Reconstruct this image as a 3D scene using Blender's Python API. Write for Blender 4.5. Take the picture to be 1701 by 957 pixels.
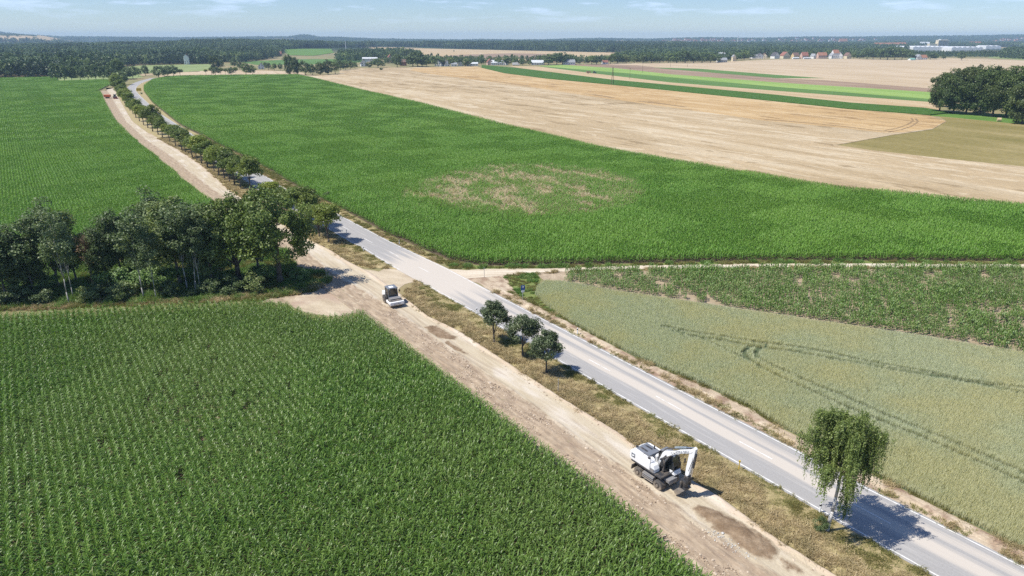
import bpy, bmesh, math, random
import numpy as np
from mathutils import Vector, Matrix

rng = np.random.default_rng(11)
random.seed(5)
scene = bpy.context.scene
COL = scene.collection
for o in list(bpy.data.objects):
    bpy.data.objects.remove(o)

# ------------------------------------------------------------------ camera, sky, sun, exposure
CAM_H = 40.0
FOC = 1149.0
PITCH = math.atan((478.5 - 63.0) / FOC)
CP, SP = math.cos(PITCH), math.sin(PITCH)
cam_d = bpy.data.cameras.new("camera")
cam_d.sensor_width = 36.0
cam_d.lens = FOC / 1701.0 * 36.0
cam_d.clip_start = 0.5
cam_d.clip_end = 40000.0
cam = bpy.data.objects.new("camera", cam_d)
cam.location = (0, 0, CAM_H)
cam.rotation_euler = (math.radians(90) - PITCH, 0, 0)
COL.objects.link(cam)
scene.camera = cam

SUN_EL, SUN_AZ = math.radians(58), math.radians(16)      # shadow runs towards (cos az, sin az)
world = bpy.data.worlds.new("World")
scene.world = world
world.use_nodes = True
wn, wl = world.node_tree.nodes, world.node_tree.links
wn.clear()
w_out = wn.new('ShaderNodeOutputWorld')
w_bg = wn.new('ShaderNodeBackground')
w_sky = wn.new('ShaderNodeTexSky')
w_sky.sky_type = 'NISHITA'
w_sky.sun_disc = False
w_sky.sun_elevation = SUN_EL
w_sky.sun_rotation = math.atan2(-math.cos(SUN_AZ), -math.sin(SUN_AZ))
w_sky.altitude = 250
w_sky.air_density = 1.0
w_sky.dust_density = 0.0
w_sky.ozone_density = 2.5
w_tc = wn.new('ShaderNodeTexCoord')
w_map = wn.new('ShaderNodeMapping'); w_map.inputs['Scale'].default_value = (9, 9, 70)
w_noise = wn.new('ShaderNodeTexNoise')
w_noise.inputs['Scale'].default_value = 1.0; w_noise.inputs['Detail'].default_value = 6; w_noise.inputs['Roughness'].default_value = 0.6
w_ramp = wn.new('ShaderNodeValToRGB')
w_ramp.color_ramp.elements[0].position = 0.53; w_ramp.color_ramp.elements[0].color = (0, 0, 0, 1)
w_ramp.color_ramp.elements[1].position = 0.74; w_ramp.color_ramp.elements[1].color = (0.9, 0.9, 0.9, 1)
w_mix = wn.new('ShaderNodeMixRGB')
w_mix.inputs['Color2'].default_value = (11.5, 11.8, 12.2, 1)
wl.new(w_tc.outputs['Generated'], w_map.inputs['Vector'])
wl.new(w_map.outputs['Vector'], w_noise.inputs['Vector'])
wl.new(w_noise.outputs['Fac'], w_ramp.inputs['Fac'])
w_sep = wn.new('ShaderNodeSeparateXYZ'); wl.new(w_tc.outputs['Generated'], w_sep.inputs[0])
w_up = wn.new('ShaderNodeMapRange'); w_up.interpolation_type = 'SMOOTHSTEP'; w_up.inputs['From Min'].default_value = 0.008; w_up.inputs['From Max'].default_value = 0.050
wl.new(w_sep.outputs['Z'], w_up.inputs['Value'])
w_mul = wn.new('ShaderNodeMath'); w_mul.operation = 'MULTIPLY'
wl.new(w_ramp.outputs['Color'], w_mul.inputs[0]); wl.new(w_up.outputs['Result'], w_mul.inputs[1])
wl.new(w_mul.outputs[0], w_mix.inputs['Fac'])
wl.new(w_sky.outputs['Color'], w_mix.inputs['Color1'])
w_tint = wn.new('ShaderNodeMixRGB'); w_tint.blend_type = 'MULTIPLY'; w_tint.inputs['Fac'].default_value = 1.0
w_tint.inputs['Color2'].default_value = (0.80, 0.95, 1.26, 1)
wl.new(w_mix.outputs['Color'], w_tint.inputs['Color1'])
wl.new(w_tint.outputs['Color'], w_bg.inputs['Color'])
w_bg.inputs['Strength'].default_value = 0.08
wl.new(w_bg.outputs['Background'], w_out.inputs['Surface'])

sun_d = bpy.data.lights.new("sun", 'SUN')
sun_d.energy = 5.0
sun_d.angle = math.radians(0.5)
sun_d.color = (1.0, 0.955, 0.88)
sun = bpy.data.objects.new("sun", sun_d)
sdir = Vector((math.cos(SUN_AZ) * math.cos(SUN_EL), math.sin(SUN_AZ) * math.cos(SUN_EL), -math.sin(SUN_EL)))
sun.rotation_euler = sdir.to_track_quat('-Z', 'Y').to_euler()
sun.location = (-60, -20, 120)
COL.objects.link(sun)

scene.view_settings.view_transform = 'Standard'
scene.view_settings.look = 'None'
scene.view_settings.gamma = 1.0
scene.view_settings.use_curve_mapping = False
scene.view_settings.exposure = 0.35
scene.cycles.max_bounces = 6
scene.cycles.diffuse_bounces = 3
scene.cycles.transparent_max_bounces = 8
scene.cycles.transmission_bounces = 3
scene.cycles.volume_bounces = 0
scene.cycles.use_denoising = False

# ------------------------------------------------------------------ projection of the survey points
def G(u, v, z=0.0):
    x = (u - 850.5) / FOC; y = (v - 478.5) / FOC
    t = (CAM_H - z) / (SP + y * CP)
    return np.array([t * x, t * (CP - y * SP)])
def ZTOP(y, v):
    k = (478.5 - v) / FOC
    return CAM_H + y * (k * CP - SP) / (CP + k * SP)
def DEPTH(y, z=0.0):
    return y * CP - (z - CAM_H) * SP
D = np.array([0.577, -0.8167]); D = D / np.linalg.norm(D)
L = np.array([-D[1], D[0]])                      # to the right of someone looking up the road, i.e. towards the crossroad field
def SC(p):                                        # world -> (station up the road, offset)
    p = np.asarray(p); return np.stack([-(p @ D), p @ L], -1)
def FROM_SC(s, c):
    s = np.asarray(s)[..., None]; c = np.asarray(c)[..., None]
    return -s * D + c * L
class Curve:
    def __init__(self, px, z=0.0):
        a = np.array(sorted([tuple(SC(G(u, v, z))) for u, v in px]))
        self.s, self.c = a[:, 0], a[:, 1]
    def __call__(self, s):
        s = np.asarray(s, float)
        r = np.interp(s, self.s, self.c)
        k0 = (self.c[1] - self.c[0]) / max(1e-6, self.s[1] - self.s[0])
        return np.where(s < self.s[0], self.c[0] + (s - self.s[0]) * np.clip(k0, -.05, .05), r)

# ------------------------------------------------------------------ numpy noise
def _hash(ix, iy, seed):
    h = (ix.astype(np.int64) * 374761393 + iy.astype(np.int64) * 668265263 + seed * 974634777) & 0x7fffffff
    h = ((h ^ (h >> 13)) * 1274126177) & 0x7fffffff
    return ((h ^ (h >> 16)) & 0xffff) / 65535.0
def vnoise(x, y, seed=0):
    x = np.asarray(x, float); y = np.asarray(y, float)
    ix, iy = np.floor(x).astype(np.int64), np.floor(y).astype(np.int64)
    fx, fy = x - ix, y - iy
    fx = fx * fx * (3 - 2 * fx); fy = fy * fy * (3 - 2 * fy)
    a, b = _hash(ix, iy, seed), _hash(ix + 1, iy, seed)
    c, d = _hash(ix, iy + 1, seed), _hash(ix + 1, iy + 1, seed)
    return (a * (1 - fx) + b * fx) * (1 - fy) + (c * (1 - fx) + d * fx) * fy
def fbm(x, y, oct=4, seed=0):
    r = 0; amp = 0.5; f = 1.0
    for i in range(oct):
        r = r + amp * vnoise(x * f, y * f, seed + i * 17); amp *= 0.5; f *= 2.03
    return r / (1 - 0.5 ** oct)
def sstep(a, b, x):
    t = np.clip((np.asarray(x, float) - a) / (b - a), 0, 1); return t * t * (3 - 2 * t)

# ------------------------------------------------------------------ terrain (flat plain, wooded rises and ridges far off)
SKY_U = [-400, 0, 30, 100, 215, 300, 480, 508, 530, 564, 620, 700, 760, 800, 900, 950, 1000, 1080, 1170, 1250, 1310, 1420, 1500, 1600, 1660, 1701, 2100]
SKY_V = [52, 54, 58, 61, 62, 62.5, 61.5, 58, 61.5, 62, 64.5, 65.5, 66, 65.5, 66, 64.5, 64, 65, 62.5, 63.5, 62, 62, 61, 60, 59, 58.5, 57]
def terrain(x, y):
    x = np.asarray(x, float); y = np.asarray(y, float)
    z = 17.0 * np.exp(-((x + 900) / 430) ** 2 - ((y - 2350) / 520) ** 2) * sstep(1300, 1900, y)
    z = z + 9.0 * np.exp(-((x - 100) / 900) ** 2 - ((y - 3300) / 500) ** 2)
    yy = np.maximum(y, 1.0)
    u = 850.5 + FOC * x / (yy * CP + CAM_H * SP)
    v = np.interp(u, SKY_U, SKY_V)
    crest = CAM_H + (63 - v) * 6900 / FOC - 13
    z = z + crest * np.exp(-((y - 6900) / 1100) ** 2) * (0.9 + 0.2 * fbm(x / 700, y / 700, 3, 4))
    hill = 66 * sstep(165, 30, u) * np.exp(-((y - 4700) / 800) ** 2)
    return z + hill
def GT(u, v):
    x = (u - 850.5) / FOC; y = (v - 478.5) / FOC
    r = np.array([x, CP - y * SP, -SP - y * CP])
    for t in np.linspace(800, 9500, 1500):
        p = r * t
        if CAM_H + p[2] <= terrain(p[0], p[1]):
            return np.array([p[0], p[1]])
    return (r * 9000)[:2]

# ------------------------------------------------------------------ object helpers
def tag(o, label=None, cat=None, group=None, kind=None):
    if label: o['label'] = label
    if cat: o['category'] = cat
    if group: o['group'] = group
    if kind: o['kind'] = kind
    return o
def link(name, me, mat=None, parent=None):
    o = bpy.data.objects.new(name, me)
    COL.objects.link(o)
    if mat is not None and not me.materials: me.materials.append(mat)
    if parent is not None: o.parent = parent
    return o
def empty(name, loc, rz=0.0, scale=1.0):
    o = bpy.data.objects.new(name, None)
    o.empty_display_size = 0.3
    o.location = loc; o.rotation_euler = (0, 0, rz); o.scale = (scale,) * 3 if not hasattr(scale, '__len__') else scale
    COL.objects.link(o); return o
def kids(o): return [c for c in bpy.data.objects if c.parent == o]
def mesh_np(name, V, F, mats=(), smooth=False):
    me = bpy.data.meshes.new(name)
    V = np.asarray(V, np.float32); F = np.asarray(F, np.int32)
    n, k = F.shape
    me.vertices.add(len(V)); me.vertices.foreach_set('co', V.ravel())
    me.loops.add(n * k); me.loops.foreach_set('vertex_index', F.ravel())
    me.polygons.add(n); me.polygons.foreach_set('loop_start', np.arange(0, n * k, k, dtype=np.int32))
    me.polygons.foreach_set('loop_total', np.full(n, k, np.int32))
    if smooth: me.polygons.foreach_set('use_smooth', np.ones(n, bool))
    me.update(calc_edges=True)
    for m in mats: me.materials.append(m)
    return me
def face_attr(me, name, arr):
    a = me.attributes.new(name, 'FLOAT', 'FACE'); a.data.foreach_set('value', np.asarray(arr, np.float32))
def vert_attr(me, name, arr):
    a = me.attributes.new(name, 'FLOAT', 'POINT'); a.data.foreach_set('value', np.asarray(arr, np.float32))
def quads_mesh(name, Q, rnd, mat):               # Q (N,4,3)
    n = len(Q)
    me = mesh_np(name, Q.reshape(-1, 3), np.arange(n * 4).reshape(n, 4), [mat])
    face_attr(me, 'rnd', rnd)
    return me

class MB:                                        # collects simple solids into ONE mesh
    def __init__(self): self.v = []; self.f = []
    def add(self, vs, fs):
        b = len(self.v); self.v += [tuple(p) for p in vs]; self.f += [tuple(i + b for i in f) for f in fs]; return self
    def box(self, c, s, rz=0.0, ry=0.0, taper=1.0):
        hx, hy, hz = s[0] / 2, s[1] / 2, s[2] / 2
        M = Matrix.Rotation(rz, 3, 'Z') @ Matrix.Rotation(ry, 3, 'Y')
        vs = []
        for z in (-hz, hz):
            k = taper if z > 0 else 1
            for x, y in ((-hx, -hy), (hx, -hy), (hx, hy), (-hx, hy)):
                vs.append(tuple(M @ Vector((x * k, y * k, z)) + Vector(c)))
        return self.add(vs, [(3, 2, 1, 0), (4, 5, 6, 7), (0, 1, 5, 4), (1, 2, 6, 5), (2, 3, 7, 6), (3, 0, 4, 7)])
    def prism(self, pts, y0, y1):                # outline in (x,z), extruded along y
        n = len(pts)
        vs = [(x, y0, z) for x, z in pts] + [(x, y1, z) for x, z in pts]
        fs = [tuple(range(n)), tuple(range(2 * n - 1, n - 1, -1))]
        fs += [(i, i + n, (i + 1) % n + n, (i + 1) % n) for i in range(n)]
        return self.add(vs, fs)
    def prism_z(self, pts, z0, z1):              # outline in (x,y), extruded along z
        n = len(pts)
        vs = [(x, y, z0) for x, y in pts] + [(x, y, z1) for x, y in pts]
        fs = [tuple(range(n - 1, -1, -1)), tuple(range(n, 2 * n))]
        fs += [(i, (i + 1) % n, (i + 1) % n + n, i + n) for i in range(n)]
        return self.add(vs, fs)
    def tube(self, a, b, r0, r1=None, n=8):
        r1 = r0 if r1 is None else r1
        a, b = Vector(a), Vector(b); d = (b - a).normalized()
        t = d.orthogonal().normalized(); w = d.cross(t)
        vs = []
        for p, r in ((a, r0), (b, r1)):
            for i in range(n):
                q = 2 * math.pi * i / n
                vs.append(tuple(p + (t * math.cos(q) + w * math.sin(q)) * r))
        fs = [(i, (i + 1) % n, (i + 1) % n + n, i + n) for i in range(n)]
        fs += [tuple(range(n - 1, -1, -1)), tuple(range(n, 2 * n))]
        return self.add(vs, fs)
    def path(self, pts, radii, n=6):
        for i in range(len(pts) - 1): self.tube(pts[i], pts[i + 1], radii[i], radii[i + 1], n)
        return self
    def lathe_y(self, prof, c, n=20):            # profile (y, r) turned about the y axis
        vs = []; k = len(prof)
        for i in range(n):
            q = 2 * math.pi * i / n
            for y, r in prof: vs.append((c[0] + r * math.cos(q), c[1] + y, c[2] + r * math.sin(q)))
        fs = []
        for i in range(n):
            j = (i + 1) % n
            for a in range(k - 1): fs.append((i * k + a, i * k + a + 1, j * k + a + 1, j * k + a))
        fs.append(tuple(i * k for i in range(n))); fs.append(tuple(i * k + k - 1 for i in range(n - 1, -1, -1)))
        return self.add(vs, fs)
    def mesh(self, name, mat=None, smooth=False, bevel=0.0):
        me = bpy.data.meshes.new(name)
        me.from_pydata(self.v, [], self.f)
        bm = bmesh.new(); bm.from_mesh(me)
        bmesh.ops.recalc_face_normals(bm, faces=bm.faces)
        if bevel > 0:
            eds = [e for e in bm.edges if len(e.link_faces) == 2 and e.calc_face_angle(0) > 0.5]
            bmesh.ops.bevel(bm, geom=eds, offset=bevel, segments=2, affect='EDGES', profile=0.5, clamp_overlap=True)
        if smooth:
            for f in bm.faces: f.smooth = True
        bm.to_mesh(me); bm.free()
        if mat: me.materials.append(mat)
        return me
    def build(self, name, mat, parent=None, **k):
        return link(name, self.mesh(name, mat, **k), None, parent)

# ------------------------------------------------------------------ materials
def new_mat(name):
    m = bpy.data.materials.new(name); m.use_nodes = True
    nt = m.node_tree; b = nt.nodes['Principled BSDF']
    return m, nt, b
def ramp(nt, stops, fac):
    r = nt.nodes.new('ShaderNodeValToRGB')
    el = r.color_ramp.elements
    while len(el) < len(stops): el.new(0.5)
    for e, (p, c) in zip(el, stops): e.position = p; e.color = (*c, 1)
    nt.links.new(fac, r.inputs['Fac']); return r.outputs['Color']
def noise(nt, scale, detail=4, rough=0.55, vec=None, mscale=None, rot=0.0, dist=0.0, out='Fac'):
    n = nt.nodes.new('ShaderNodeTexNoise')
    n.inputs['Scale'].default_value = scale; n.inputs['Detail'].default_value = detail
    n.inputs['Roughness'].default_value = rough; n.inputs['Distortion'].default_value = dist
    if vec is None:
        g = nt.nodes.new('ShaderNodeNewGeometry'); vec = g.outputs['Position']
    if mscale is not None or rot:
        mp = nt.nodes.new('ShaderNodeMapping')
        mp.vector_type = 'TEXTURE' if False else 'POINT'
        # rotate first (so x runs along the given direction), then scale
        m1 = nt.nodes.new('ShaderNodeMapping'); m1.inputs['Rotation'].default_value = (0, 0, -rot)
        nt.links.new(vec, m1.inputs['Vector'])
        mp.inputs['Scale'].default_value = mscale or (1, 1, 1)
        nt.links.new(m1.outputs['Vector'], mp.inputs['Vector']); vec = mp.outputs['Vector']
    nt.links.new(vec, n.inputs['Vector'])
    return n.outputs[out]
def mixc(nt, fac, a, b, mode='MIX'):
    m = nt.nodes.new('ShaderNodeMixRGB'); m.blend_type = mode
    for sock, v in (('Fac', fac), ('Color1', a), ('Color2', b)):
        if isinstance(v, (int, float)): m.inputs[sock].default_value = v
        elif isinstance(v, tuple): m.inputs[sock].default_value = (*v, 1)
        else: nt.links.new(v, m.inputs[sock])
    return m.outputs['Color']
def math_n(nt, op, a, b=0.0, clamp=False):
    m = nt.nodes.new('ShaderNodeMath'); m.operation = op; m.use_clamp = clamp
    for i, v in enumerate((a, b)):
        if isinstance(v, (int, float)): m.inputs[i].default_value = v
        else: nt.links.new(v, m.inputs[i])
    return m.outputs[0]
def smap(nt, x, a, b):
    m = nt.nodes.new('ShaderNodeMapRange'); m.interpolation_type = 'SMOOTHSTEP'
    m.inputs['From Min'].default_value = a; m.inputs['From Max'].default_value = b
    nt.links.new(x, m.inputs['Value']); return m.outputs['Result']
def bump(nt, bsdf, h, strength, dist):
    b = nt.nodes.new('ShaderNodeBump'); b.inputs['Strength'].default_value = strength; b.inputs['Distance'].default_value = dist
    nt.links.new(h, b.inputs['Height']); nt.links.new(b.outputs['Normal'], bsdf.inputs['Normal'])
def attr(nt, name, out='Fac'):
    a = nt.nodes.new('ShaderNodeAttribute'); a.attribute_name = name; return a.outputs[out]
def plain(name, col, rough=0.5, metal=0.0, var=0.12, scale=3.0, spec=0.5):
    m, nt, b = new_mat(name)
    g = nt.nodes.new('ShaderNodeTexCoord')
    n = noise(nt, scale, 5, 0.6, vec=g.outputs['Object'])
    lo = tuple(max(0, c * (1 - var * 1.6)) for c in col); hi = tuple(min(1, c * (1 + var)) for c in col)
    c = ramp(nt, [(0.3, lo), (0.65, hi)], n)
    nt.links.new(c, b.inputs['Base Color'])
    b.inputs['Roughness'].default_value = rough; b.inputs['Metallic'].default_value = metal
    b.inputs['Specular IOR Level'].default_value = spec
    return m
def leafy(name, stops, trans=0.22, rough=0.5, spec=0.35, wscale=0.05, wmix=0.35, each=None, tint=None):
    """leaf colour from a per-leaf random number, drifting over the plant population with a slow noise"""
    m, nt, b = new_mat(name)
    c = ramp(nt, stops, attr(nt, 'rnd'))
    if tint:
        n = smap(nt, noise(nt, wscale, 3, 0.6), 0.38, 0.66)
        c = mixc(nt, math_n(nt, 'MULTIPLY', n, wmix), c, tint)
    if each:                                      # plants differ from one another
        oi = nt.nodes.new('ShaderNodeObjectInfo')
        c = mixc(nt, 1.0, c, ramp(nt, each, oi.outputs['Random']), 'MULTIPLY')
    nt.links.new(c, b.inputs['Base Color'])
    b.inputs['Roughness'].default_value = rough; b.inputs['Specular IOR Level'].default_value = spec
    t = nt.nodes.new('ShaderNodeBsdfTranslucent')
    tc = mixc(nt, 1.0, c, (1.25, 1.3, 0.7), 'MULTIPLY'); nt.links.new(tc, t.inputs['Color'])
    mx = nt.nodes.new('ShaderNodeMixShader'); mx.inputs['Fac'].default_value = trans
    nt.links.new(b.outputs['BSDF'], mx.inputs[1]); nt.links.new(t.outputs['BSDF'], mx.inputs[2])
    nt.links.new(mx.outputs['Shader'], nt.nodes['Material Output'].inputs['Surface'])
    return m
def soil(name, stops, scale, mscale=None, rot=0.0, bump_s=0.5, bump_d=0.1, bscale=None, rough=0.95, tint=None, tscale=0.3, fine=None):
    m, nt, b = new_mat(name)
    n = noise(nt, scale, 7, 0.62, mscale=mscale, rot=rot)
    c = ramp(nt, stops, n)
    if tint:
        t = smap(nt, noise(nt, tscale, 4, 0.6), 0.45, 0.65); c = mixc(nt, t, c, tint)
    if fine:
        f = noise(nt, fine, 3, 0.7); c = mixc(nt, 0.35, c, ramp(nt, [(0.3, (0.35, 0.35, 0.35)), (0.7, (0.85, 0.85, 0.85))], f), 'OVERLAY')
    nt.links.new(c, b.inputs['Base Color'])
    b.inputs['Roughness'].default_value = rough; b.inputs['Specular IOR Level'].default_value = 0.15
    bump(nt, b, noise(nt, bscale or scale * 3, 6, 0.65, mscale=mscale, rot=rot), bump_s, bump_d)
    return m
RD = math.atan2(D[1], D[0])                      # heading of the road
M = {}
M['ground'] = soil('plain_ground', [(0.3, (0.30, 0.23, 0.13)), (0.5, (0.22, 0.21, 0.10)), (0.7, (0.36, 0.28, 0.17))], 0.006, bscale=0.4)
M['maize_soil'] = soil('maize_soil', [(0.3, (0.075, 0.055, 0.035)), (0.7, (0.16, 0.12, 0.08))], 0.8, bump_d=0.06)
M['pale_soil'] = soil('pale_soil', [(0.3, (0.25, 0.195, 0.125)), (0.7, (0.38, 0.305, 0.21))], 0.7, bump_d=0.06, bscale=5)
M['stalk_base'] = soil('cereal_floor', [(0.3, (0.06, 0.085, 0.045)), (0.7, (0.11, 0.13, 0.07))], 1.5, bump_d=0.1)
M['straw_floor'] = soil('dead_straw_floor', [(0.3, (0.33, 0.265, 0.15)), (0.7, (0.50, 0.41, 0.26))], 0.6, bump_d=0.1, bscale=4)
M['grass_floor'] = soil('verge_floor', [(0.3, (0.38, 0.30, 0.17)), (0.5, (0.30, 0.25, 0.12)), (0.7, (0.45, 0.355, 0.21))], 0.9, bump_d=0.12, bscale=7)
M['green_floor'] = soil('green_floor', [(0.3, (0.10, 0.14, 0.035)), (0.7, (0.19, 0.22, 0.07))], 0.7, bump_d=0.12, bscale=5)
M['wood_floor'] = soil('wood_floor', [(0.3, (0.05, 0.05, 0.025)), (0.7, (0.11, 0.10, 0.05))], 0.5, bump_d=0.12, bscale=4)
M['bark'] = plain('bark', (0.10, 0.08, 0.06), 0.9, var=0.35, scale=4)
M['grey_bark'] = plain('grey_bark', (0.20, 0.18, 0.155), 0.9, var=0.3, scale=4)
M['dead_twig'] = plain('dead_twig', (0.17, 0.115, 0.07), 0.9, var=0.3, scale=3)
def birch_bark():
    m, nt, b = new_mat('birch_bark')
    g = nt.nodes.new('ShaderNodeTexCoord')
    n = noise(nt, 1.0, 5, 0.7, vec=g.outputs['Object'], mscale=(3, 3, 14))
    c = ramp(nt, [(0.36, (0.05, 0.045, 0.04)), (0.44, (0.50, 0.48, 0.45)), (0.7, (0.66, 0.64, 0.60))], n)
    nt.links.new(c, b.inputs['Base Color']); b.inputs['Roughness'].default_value = 0.75
    return m
M['birch'] = birch_bark()
M['slim_bark'] = plain('slim_birch_bark', (.34, .33, .30), .85, var=.4, scale=2)
def haul_mat():
    """q = 0 at the maize edge, 1 at the edge of the rolled sand, 2 at the verge"""
    m, nt, b = new_mat('haul_track')
    q = attr(nt, 'q')
    uv = nt.nodes.new('ShaderNodeUVMap'); uv.uv_map = 'UVMap'
    st = noise(nt, 1.0, 6, 0.65, vec=uv.outputs['UV'], mscale=(0.18, 2.2, 1))
    bl = noise(nt, 1.0, 7, 0.68, vec=uv.outputs['UV'], mscale=(0.45, 1.2, 1))
    fine = noise(nt, 9.0, 4, 0.7, vec=uv.outputs['UV'], mscale=(0.5, 1, 1))
    sand = ramp(nt, [(0.25, (0.365, 0.30, 0.205)), (0.5, (0.44, 0.375, 0.27)), (0.75, (0.50, 0.435, 0.33))], st)
    sand = mixc(nt, smap(nt, noise(nt, 0.22, 4, 0.6, vec=uv.outputs['UV'], mscale=(0.5, 1.6, 1)), 0.45, 0.7), sand, (0.53, 0.475, 0.395))
    brown = ramp(nt, [(0.34, (0.19, 0.135, 0.095)), (0.45, (0.285, 0.22, 0.15)), (0.56, (0.39, 0.31, 0.215)), (0.68, (0.50, 0.42, 0.31))], bl)
    brown = mixc(nt, 0.45, brown, ramp(nt, [(0.35, (0.22, 0.165, 0.12)), (0.65, (0.44, 0.345, 0.25))], st))
    wob = math_n(nt, 'ADD', q, math_n(nt, 'MULTIPLY', math_n(nt, 'SUBTRACT', bl, 0.5), 0.55))
    c = mixc(nt, smap(nt, wob, 0.9, 1.08), brown, sand)
    sy = nt.nodes.new('ShaderNodeSeparateXYZ'); nt.links.new(uv.outputs['UV'], sy.inputs[0])
    drift = math_n(nt, 'MULTIPLY', math_n(nt, 'SUBTRACT', noise(nt, 0.05, 2, 0.5, vec=uv.outputs['UV'], mscale=(1, 0.2, 1)), 0.5), 3.2)
    tt = math_n(nt, 'ADD', sy.outputs['Y'], drift)
    lug = math_n(nt, 'SINE', math_n(nt, 'MULTIPLY', sy.outputs['X'], 15.0))
    ruts = None
    for t0 in (0.9, 2.9, 4.0, 5.9, 6.6, 8.5):
        rr_ = math_n(nt, 'SUBTRACT', 1.0, smap(nt, math_n(nt, 'ABSOLUTE', math_n(nt, 'SUBTRACT', tt, t0)), 0.10, 0.30))
        ruts = rr_ if ruts is None else math_n(nt, 'MAXIMUM', ruts, rr_)
    ruts = math_n(nt, 'MULTIPLY', ruts, smap(nt, noise(nt, 0.12, 3, 0.6, vec=uv.outputs['UV'], mscale=(1, 2, 1)), 0.40, 0.58))
    rutd = math_n(nt, 'MULTIPLY', ruts, math_n(nt, 'ADD', 0.75, math_n(nt, 'MULTIPLY', lug, 0.25)))
    c = mixc(nt, math_n(nt, 'MULTIPLY', rutd, 0.42), c, (0.27, 0.205, 0.15))
    edge = math_n(nt, 'MULTIPLY', smap(nt, wob, 1.80, 1.92), math_n(nt, 'SUBTRACT', 1.0, smap(nt, wob, 2.0, 2.1)))
    c = mixc(nt, math_n(nt, 'MULTIPLY', edge, 0.6), c, (0.46, 0.36, 0.27))
    tw = smap(nt, noise(nt, 0.6, 5, 0.6, vec=uv.outputs['UV'], mscale=(1, 1, 1)), 0.63, 0.74)
    tw = math_n(nt, 'MULTIPLY', tw, math_n(nt, 'SUBTRACT', 1.0, smap(nt, q, 0.7, 1.05)))
    c = mixc(nt, math_n(nt, 'MULTIPLY', tw, 0.55), c, (0.17, 0.17, 0.07))
    c = mixc(nt, 0.3, c, ramp(nt, [(0.3, (0.3, 0.3, 0.3)), (0.7, (0.75, 0.75, 0.75))], fine), 'OVERLAY')
    nt.links.new(c, b.inputs['Base Color']); b.inputs['Roughness'].default_value = 0.95; b.inputs['Specular IOR Level'].default_value = 0.12
    bump(nt, b, math_n(nt, 'SUBTRACT', mixc(nt, 0.5, fine, st), math_n(nt, 'MULTIPLY', rutd, 0.6)), 0.6, 0.06)
    return m
M['haul'] = haul_mat()
def road_mat():
    m, nt, b = new_mat('asphalt')
    uv = nt.nodes.new('ShaderNodeUVMap'); uv.uv_map = 'UVMap'
    sx = nt.nodes.new('ShaderNodeSeparateXYZ'); nt.links.new(uv.outputs['UV'], sx.inputs[0])
    s, t = sx.outputs['X'], sx.outputs['Y']       # metres along, metres from the right-hand edge
    grain = noise(nt, 6.0, 4, 0.7, vec=uv.outputs['UV'])
    st = noise(nt, 1.0, 6, 0.6, vec=uv.outputs['UV'], mscale=(0.035, 1.1, 1))
    st2 = noise(nt, 1.0, 5, 0.65, vec=uv.outputs['UV'], mscale=(0.12, 2.6, 1))
    base = ramp(nt, [(0.3, (0.275, 0.265, 0.252)), (0.7, (0.34, 0.33, 0.315))], grain)
    base = mixc(nt, smap(nt, st2, 0.5, 0.68), base, (0.37, 0.355, 0.335))
    # sand carried onto the road: thick at the crossing, thinning out along it, mostly in the middle and in the far lane
    ds = math_n(nt, 'ABSOLUTE', math_n(nt, 'SUBTRACT', s, 104.0))
    near = math_n(nt, 'SUBTRACT', 1.0, smap(nt, ds, 3.0, 26.0))
    south = math_n(nt, 'MULTIPLY', math_n(nt, 'SUBTRACT', 1.0, smap(nt, s, 104.0, 112.0)), 0.62)
    amt = math_n(nt, 'MAXIMUM', near, math_n(nt, 'MAXIMUM', math_n(nt, 'MULTIPLY', south, 1.2), 0.12))
    mid = math_n(nt, 'SUBTRACT', 1.0, smap(nt, math_n(nt, 'ABSOLUTE', math_n(nt, 'SUBTRACT', t, 3.55)), 0.15, 1.5))
    lane = math_n(nt, 'MULTIPLY', math_n(nt, 'SUBTRACT', 1.0, smap(nt, math_n(nt, 'ABSOLUTE', math_n(nt, 'SUBTRACT', t, 1.6)), 0.1, 1.1)), 0.72)
    prof = math_n(nt, 'MAXIMUM', math_n(nt, 'MAXIMUM', mid, lane), math_n(nt, 'MULTIPLY', near, 0.9))
    dm = math_n(nt, 'MULTIPLY', prof, amt)
    dm = math_n(nt, 'ADD', dm, math_n(nt, 'MULTIPLY', math_n(nt, 'SUBTRACT', st, 0.5), 1.1))
    dm = math_n(nt, 'ADD', dm, math_n(nt, 'MULTIPLY', math_n(nt, 'SUBTRACT', st2, 0.5), 0.5))
    dmask = math_n(nt, 'MULTIPLY', smap(nt, dm, 0.10, 0.66), 0.9)
    c = mixc(nt, dmask, base, (0.50, 0.45, 0.385))
    nt.links.new(c, b.inputs['Base Color']); b.inputs['Roughness'].default_value = 0.85; b.inputs['Specular IOR Level'].default_value = 0.25
    bump(nt, b, grain, 0.2, 0.01)
    return m
M['road'] = road_mat()
def paint_mat():
    m, nt, b = new_mat('road_paint')
    n = noise(nt, 0.9, 6, 0.7)
    c = ramp(nt, [(0.33, (0.45, 0.42, 0.37)), (0.50, (0.66, 0.65, 0.62)), (0.7, (0.76, 0.75, 0.73))], n)
    nt.links.new(c, b.inputs['Base Color']); b.inputs['Roughness'].default_value = 0.7
    return m
M['paint'] = paint_mat()

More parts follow.
